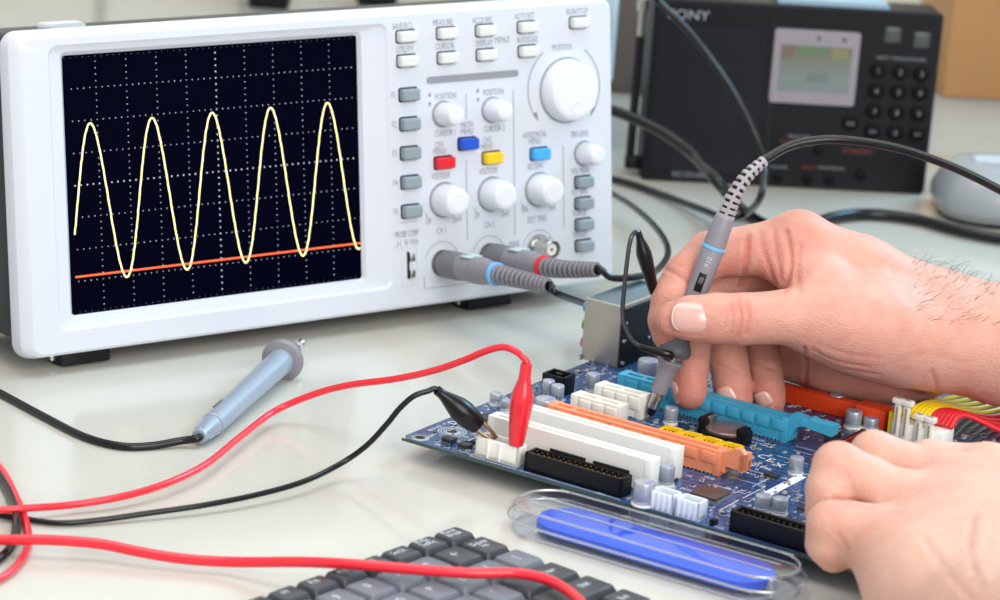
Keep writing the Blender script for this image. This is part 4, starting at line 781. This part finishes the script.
def build_hand(name, label, palm, fingers, grooves, red, m, h=1.1, kp=9, kf=5):
    conv = lambda ch: [dp(q[0], q[1], q[2]) + (q[3],) for q in ch]
    palm = [conv(c) for c in palm]; fingers = [conv(c) for c in fingers]
    al = np.array([q for c in palm + fingers for q in c]); lo = (al[:, :3] - al[:, 3:4]).min(0) - 5; hi = (al[:, :3] + al[:, 3:4]).max(0) + 5
    n = np.ceil((hi - lo) / h).astype(int) + 1
    gx = [lo[i] + h * np.arange(n[i]) for i in range(3)]; G = np.stack(np.meshgrid(*gx, indexing='ij'), -1).reshape(-1, 3)
    def local(chs, k, init):
        d = np.full(len(G), init)
        for ch in chs:
            for i in range(len(ch) - 1):
                a, b = np.array(ch[i]), np.array(ch[i + 1]); l = np.minimum(a[:3] - a[3], b[:3] - b[3]) - 14; u = np.maximum(a[:3] + a[3], b[:3] + b[3]) + 14
                msk = np.all((G > l) & (G < u), axis=1); d[msk] = smin(d[msk], seg_d(G[msk], a[:3], b[:3], a[3], b[3]), k)
        return d
    pd = local(palm, kp, 40.0); tot = pd.copy()
    for f in fingers: tot = smin(tot, smin(pd, local([f], 1.5, 40.0), kf), .6)
    V, Q = surface_nets(tot.reshape(n), lo, h)
    # relax
    E_ = np.concatenate([Q[:, [0, 1]], Q[:, [1, 2]], Q[:, [2, 3]], Q[:, [3, 0]]])
    for it in range(4):
        s_ = np.zeros_like(V); c_ = np.zeros(len(V))
        for a, b in ((0, 1), (1, 0)):
            np.add.at(s_, E_[:, a], V[E_[:, b]]); np.add.at(c_, E_[:, a], 1)
        V = V * .5 + .5 * s_ / c_[:, None]
    nrm = np.zeros_like(V); fn = np.cross(V[Q[:, 2]] - V[Q[:, 0]], V[Q[:, 3]] - V[Q[:, 1]])
    for k in range(4): np.add.at(nrm, Q[:, k], fn)
    nrm /= np.linalg.norm(nrm, axis=1)[:, None] + 1e-9
    px, py = proj(V); view = CAMP - V; view /= np.linalg.norm(view, axis=1)[:, None]; face = np.clip((nrm * view).sum(1) * 2, 0, 1)
    dis = np.zeros(len(V)); crease = np.zeros(len(V))
    for pts, depth, sig in grooves:
        S_ = spline([(p[0], p[1], 0) for p in pts], 6); dm = np.full(len(V), 1e9)
        for i in range(len(S_) - 1):
            a, b = S_[i][:2], S_[i + 1][:2]; ab = b - a; t = np.clip(((px - a[0]) * ab[0] + (py - a[1]) * ab[1]) / (ab @ ab + 1e-9), 0, 1)
            dm = np.minimum(dm, np.hypot(px - a[0] - t * ab[0], py - a[1] - t * ab[1]))
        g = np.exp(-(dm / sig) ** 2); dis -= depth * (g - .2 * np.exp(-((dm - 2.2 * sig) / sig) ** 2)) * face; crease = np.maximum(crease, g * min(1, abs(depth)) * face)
    V = V + nrm * dis[:, None]
    fl_ = np.full(len(V), .22)
    for p in red:
        c = np.array(dp(*p[:3])); fl_ = np.maximum(fl_, .22 + p[4] * np.exp(-(np.linalg.norm(V - c, axis=1) / p[3]) ** 2))
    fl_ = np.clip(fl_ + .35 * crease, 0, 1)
    base = V.mean(0); base[2] = V[:, 2].min()
    root = thing(name, label, 'hand', tuple(base))
    me = bpy.data.meshes.new('skin'); me.from_pydata(((V - base) * MM).tolist(), [], Q.tolist()); me.update()
    me.polygons.foreach_set('use_smooth', [True] * len(me.polygons)); at = me.attributes.new('flush', 'FLOAT', 'POINT'); at.data.foreach_set('value', fl_.astype(np.float32))
    o = bpy.data.objects.new('skin', me); COL.objects.link(o); me.materials.append(m); o.parent = root
    return root, V, nrm
NAIL = mat('nail_plate', '#dcab9f', .22, var=.04, coat=.4, sss=.1); NAILT = mat('nail_tip', '#e9cfc2', .3, var=.02)
def nail(root, c, n_, a, wd, ln_, r):
    n_ = Vector(n_).normalized(); a = Vector(a); a = (a - n_ * a.dot(n_)).normalized(); b = n_.cross(a); c = Vector(c)
    def pt(s_, t, up): ang = s_ * wd / 2 / r; return tuple(c - n_ * r + (n_ * math.cos(ang) + b * math.sin(ang)) * (r + up) + a * (t * ln_ / 2) - n_ * (.035 * ln_ * t * t if t > 0 else .05 * ln_ * t * t))
    L = []
    for k, (sc_, up) in enumerate(((1.0, -.9), (1.0, .1), (.95, .38), (.6, .46), (.2, .5))):
        l = []
        for i in range(28):
            th = 2 * math.pi * i / 28; x = math.copysign(abs(math.cos(th)) ** .62, math.cos(th)); y = math.copysign(abs(math.sin(th)) ** .75, math.sin(th)); l.append(pt(x * sc_, y * sc_, up))
        L.append(l)
    o = MB().loops(L).build('fingernail', NAIL, root, world=True, smooth=60)
    P = [[pt(math.sin(q) * .93 * rr, .35 + .65 * math.cos(q) * rr if False else math.cos(q) ** .7 * rr, .5) for q in [math.radians(-62 + 124 * i / 12) for i in range(13)]] for rr in (.985, .92)]
    MB().add([p for l in P for p in l], [(i, i + 1, 14 + i, 13 + i) for i in range(12)]).build('nail_edge', NAILT, o, world=True, smooth=60, fixn=False)
    return o
SKR = skin_material('skin_warm', '#daa893', '#c67668'); SKL = skin_material('skin_pale', '#dcb4a1', '#ca8d7b')
r_palm = [[(798, 240, 1280, 13.2), (860, 277, 1282, 17), (940, 320, 1285, 22)], [(806, 262, 1300, 13), (940, 325, 1296, 22)], [(814, 290, 1314, 12.5), (935, 335, 1302, 20)], [(824, 318, 1320, 12), (925, 350, 1300, 17)],
          [(832, 362, 1302, 12), (880, 370, 1298, 14.5), (917, 374, 1292, 13)], [(812, 319, 1248, 14), (836, 322, 1250, 18), (868, 328, 1257, 21), (905, 337, 1266, 21), (940, 340, 1273, 22)],
          [(790, 352, 1316, 13.5), (842, 364, 1306, 15)], [(778, 266, 1272, 8), (818, 284, 1262, 13)], [(942, 333, 1280, 25), (1005, 345, 1282, 26), (1170, 366, 1292, 31)]]
r_fing = [[(674, 319, 1241, 8.2), (690, 318, 1240, 10.0), (716, 318, 1240, 11.2), (742, 319, 1241, 11.6), (785, 317, 1244, 12.2), (830, 320, 1250, 15.5)],
          [(800, 240, 1280, 13), (756, 250, 1279, 11.8), (710, 255, 1277, 11.0), (686, 275, 1272, 10), (672, 297, 1266, 9.4), (667, 320, 1262, 8.7), (668, 335, 1260, 7.4)],
          [(806, 258, 1300, 12.5), (706, 285, 1293, 10.5), (693, 330, 1277, 9.2), (690, 366, 1268, 8.6), (690, 393, 1263, 7.9)],
          [(814, 288, 1314, 12), (722, 318, 1300, 10), (728, 360, 1282, 9.3), (733, 386, 1274, 9.0), (736, 400, 1269, 8.0)],
          [(824, 316, 1322, 11), (758, 336, 1305, 9), (765, 370, 1288, 8.2), (768, 390, 1280, 7.9), (770, 401, 1276, 7.3)]]
r_groove = [([(738, 299), (741, 317), (738, 336)], .75, 2.0), ([(746, 301), (749, 318), (746, 334)], .7, 2.0), ([(731, 303), (733, 318), (731, 333)], .5, 1.8), ([(725, 306), (726, 328)], .3, 1.6),
            ([(812, 350), (835, 361), (868, 367)], .4, 1.7), ([(814, 356), (840, 368), (880, 375)], .4, 1.7), ([(818, 344), (845, 353), (878, 358)], .3, 1.6),
            ([(747, 236), (746, 262), (741, 286)], 1.3, 2.6), ([(760, 232), (764, 252), (775, 285)], .6, 2.4), ([(786, 232), (791, 260), (785, 290)], 1.1, 2.6), ([(773, 230), (777, 256), (782, 282)], .5, 2.2), ([(800, 246), (797, 270), (800, 292)], .5, 2.5),
            ([(664, 268), (680, 277), (693, 286)], .6, 2.0), ([(932, 372), (936, 386), (936, 402)], .7, 2.4), ([(905, 360), (930, 354), (965, 364)], .2, 3.0), ([(804, 348), (806, 366), (805, 384)], 1.0, 2.0), ([(715, 362), (738, 372)], .5, 2.0), ([(752, 362), (776, 370)], .5, 2.0), ([(676, 352), (704, 356)], .4, 2.0)]
r_red = [(688, 390, 1258, 14, .6), (736, 404, 1265, 14, .6), (770, 402, 1272, 13, .6), (668, 335, 1255, 14, .45), (674, 319, 1235, 12, .3), (740, 318, 1230, 12, .3), (728, 260, 1268, 16, .4), (770, 262, 1262, 20, .35), (690, 270, 1264, 16, .35), (800, 225, 1270, 16, .3), (850, 365, 1245, 30, .25), (940, 395, 1280, 25, .4)]
rh, rV, rN = build_hand('hand', 'right hand holding the grey probe over the circuit board', r_palm, r_fing, r_groove, r_red, SKR)
def near_surface(V, Nn, c, d):      # surface point of the hand seen from c along d
    c = np.array(c); d = np.array(d) / np.linalg.norm(d); w_ = V - c; t = w_ @ d; q = np.linalg.norm(w_ - t[:, None] * d, axis=1); ok = (q < 1.8) & (t > 0) & (t < 16)
    return V[ok][np.argmax(t[ok])] if ok.any() else c + d * 8
def put_nail(root, V, c, d, a, wd, ln_, r): return nail(root, near_surface(V, None, c, d), d, a, wd, ln_, r)
put_nail(rh, rV, dp(687.5, 317, 1240), (-.14, -.93, .30), (-1, -.05, .03), 15, 16, 9.8)
put_nail(rh, rV, dp(732, 390, 1272), (-.48, -.86, -.12), (.38, -.3, -.8), 10.5, 11.5, 7.8)
put_nail(rh, rV, dp(767, 392, 1279), (-.36, -.9, -.15), (.45, -.2, -.8), 9.5, 10, 7)
put_nail(rh, rV, dp(690, 386, 1265), (-.93, -.28, -.25), (.2, -.3, -.9), 10, 10.5, 7.2)
# fine hair on the wrist
hr = MB(); rng = random.Random(3); cand = np.where((rV[:, 0] > dp(905, 300, 1280)[0]) & (rV[:, 0] < dp(1010, 300, 1280)[0]) & (rN[:, 2] > .5) & (rN[:, 1] < .6))[0]
for k in range(190):
    i = cand[rng.randrange(len(cand))]; p = rV[i]; n_ = rN[i]; px_, py_ = proj(p[None])
    d = np.array([.55 + rng.uniform(-.5, .5), rng.uniform(-.5, .4), rng.uniform(-.2, .5)]); L_h = rng.uniform(5, 11)
    q1 = p + n_ * L_h * .3 + d * L_h * .35; q2 = q1 + d * L_h * .5 + n_ * rng.uniform(-.5, 1.5)
    hr.tube([tuple(p), tuple(q1), tuple(q2)], lambda q: .07 * (1 - .7 * q), 4, 3)
hr.build('arm_hair', mat('dark_hair', '#3a2a22', .5, var=.1), rh, world=True)['kind'] = 'stuff'

l_palm = [[(872, 540, 1038, 12.5), (928, 590, 1008, 20.5), (1000, 645, 955, 23)], [(908, 505, 1060, 12.5), (950, 550, 1036, 18.5), (1005, 605, 988, 23)], [(945, 482, 1080, 12.5), (982, 530, 1045, 17.5), (1020, 580, 1004, 23)], [(988, 474, 1098, 12.5), (1050, 565, 1018, 23)], [(1010, 628, 958, 25), (1140, 690, 860, 29)]]
l_fing = [[(872, 538, 1040, 12), (848, 527, 1040, 10), (831, 525, 1041, 9.4), (828, 543, 1041, 8.6), (834, 554, 1042, 7.4)],
          [(908, 505, 1062, 11.8), (868, 482, 1064, 10.2), (838, 467, 1066, 10.0), (829, 490, 1061, 9.2), (828, 512, 1058, 8.7), (832, 535, 1056, 7.8)],
          [(945, 482, 1084, 11.8), (905, 467, 1087, 10), (874, 455, 1088, 9.8), (860, 480, 1083, 9), (852, 512, 1078, 8)],
          [(988, 474, 1102, 11.5), (960, 468, 1106, 10), (930, 463, 1108, 9.6), (908, 488, 1102, 8.8), (893, 515, 1096, 7.8)],
          [(1000, 545, 1095, 13), (955, 540, 1102, 10.5), (915, 528, 1104, 9), (900, 524, 1104, 7.5)]]
l_groove = [([(834, 499), (850, 503), (872, 507)], .8, 3), ([(972, 522), (968, 545), (974, 572)], .35, 3.0), ([(981, 518), (978, 548), (986, 580)], -.5, 4.5), ([(845, 470), (852, 488)], .3, 2.5), ([(925, 540), (950, 575), (970, 598)], .35, 4), ([(838, 534), (848, 550)], .4, 2.5)]
l_red = [(838, 458, 1060, 16, .4), (832, 522, 1034, 14, .45), (868, 530, 1030, 18, .45), (906, 500, 1052, 18, .3), (945, 478, 1074, 18, .4), (835, 565, 1040, 14, .5), (874, 450, 1080, 14, .35), (815, 510, 1055, 16, .4), (860, 500, 1060, 14, .4), (910, 470, 1075, 14, .4)]
lh, lV, lN = build_hand('hand', 'left hand with curled fingers steadying the front edge of the circuit board', l_palm, l_fing, l_groove, l_red, SKL, kp=13)
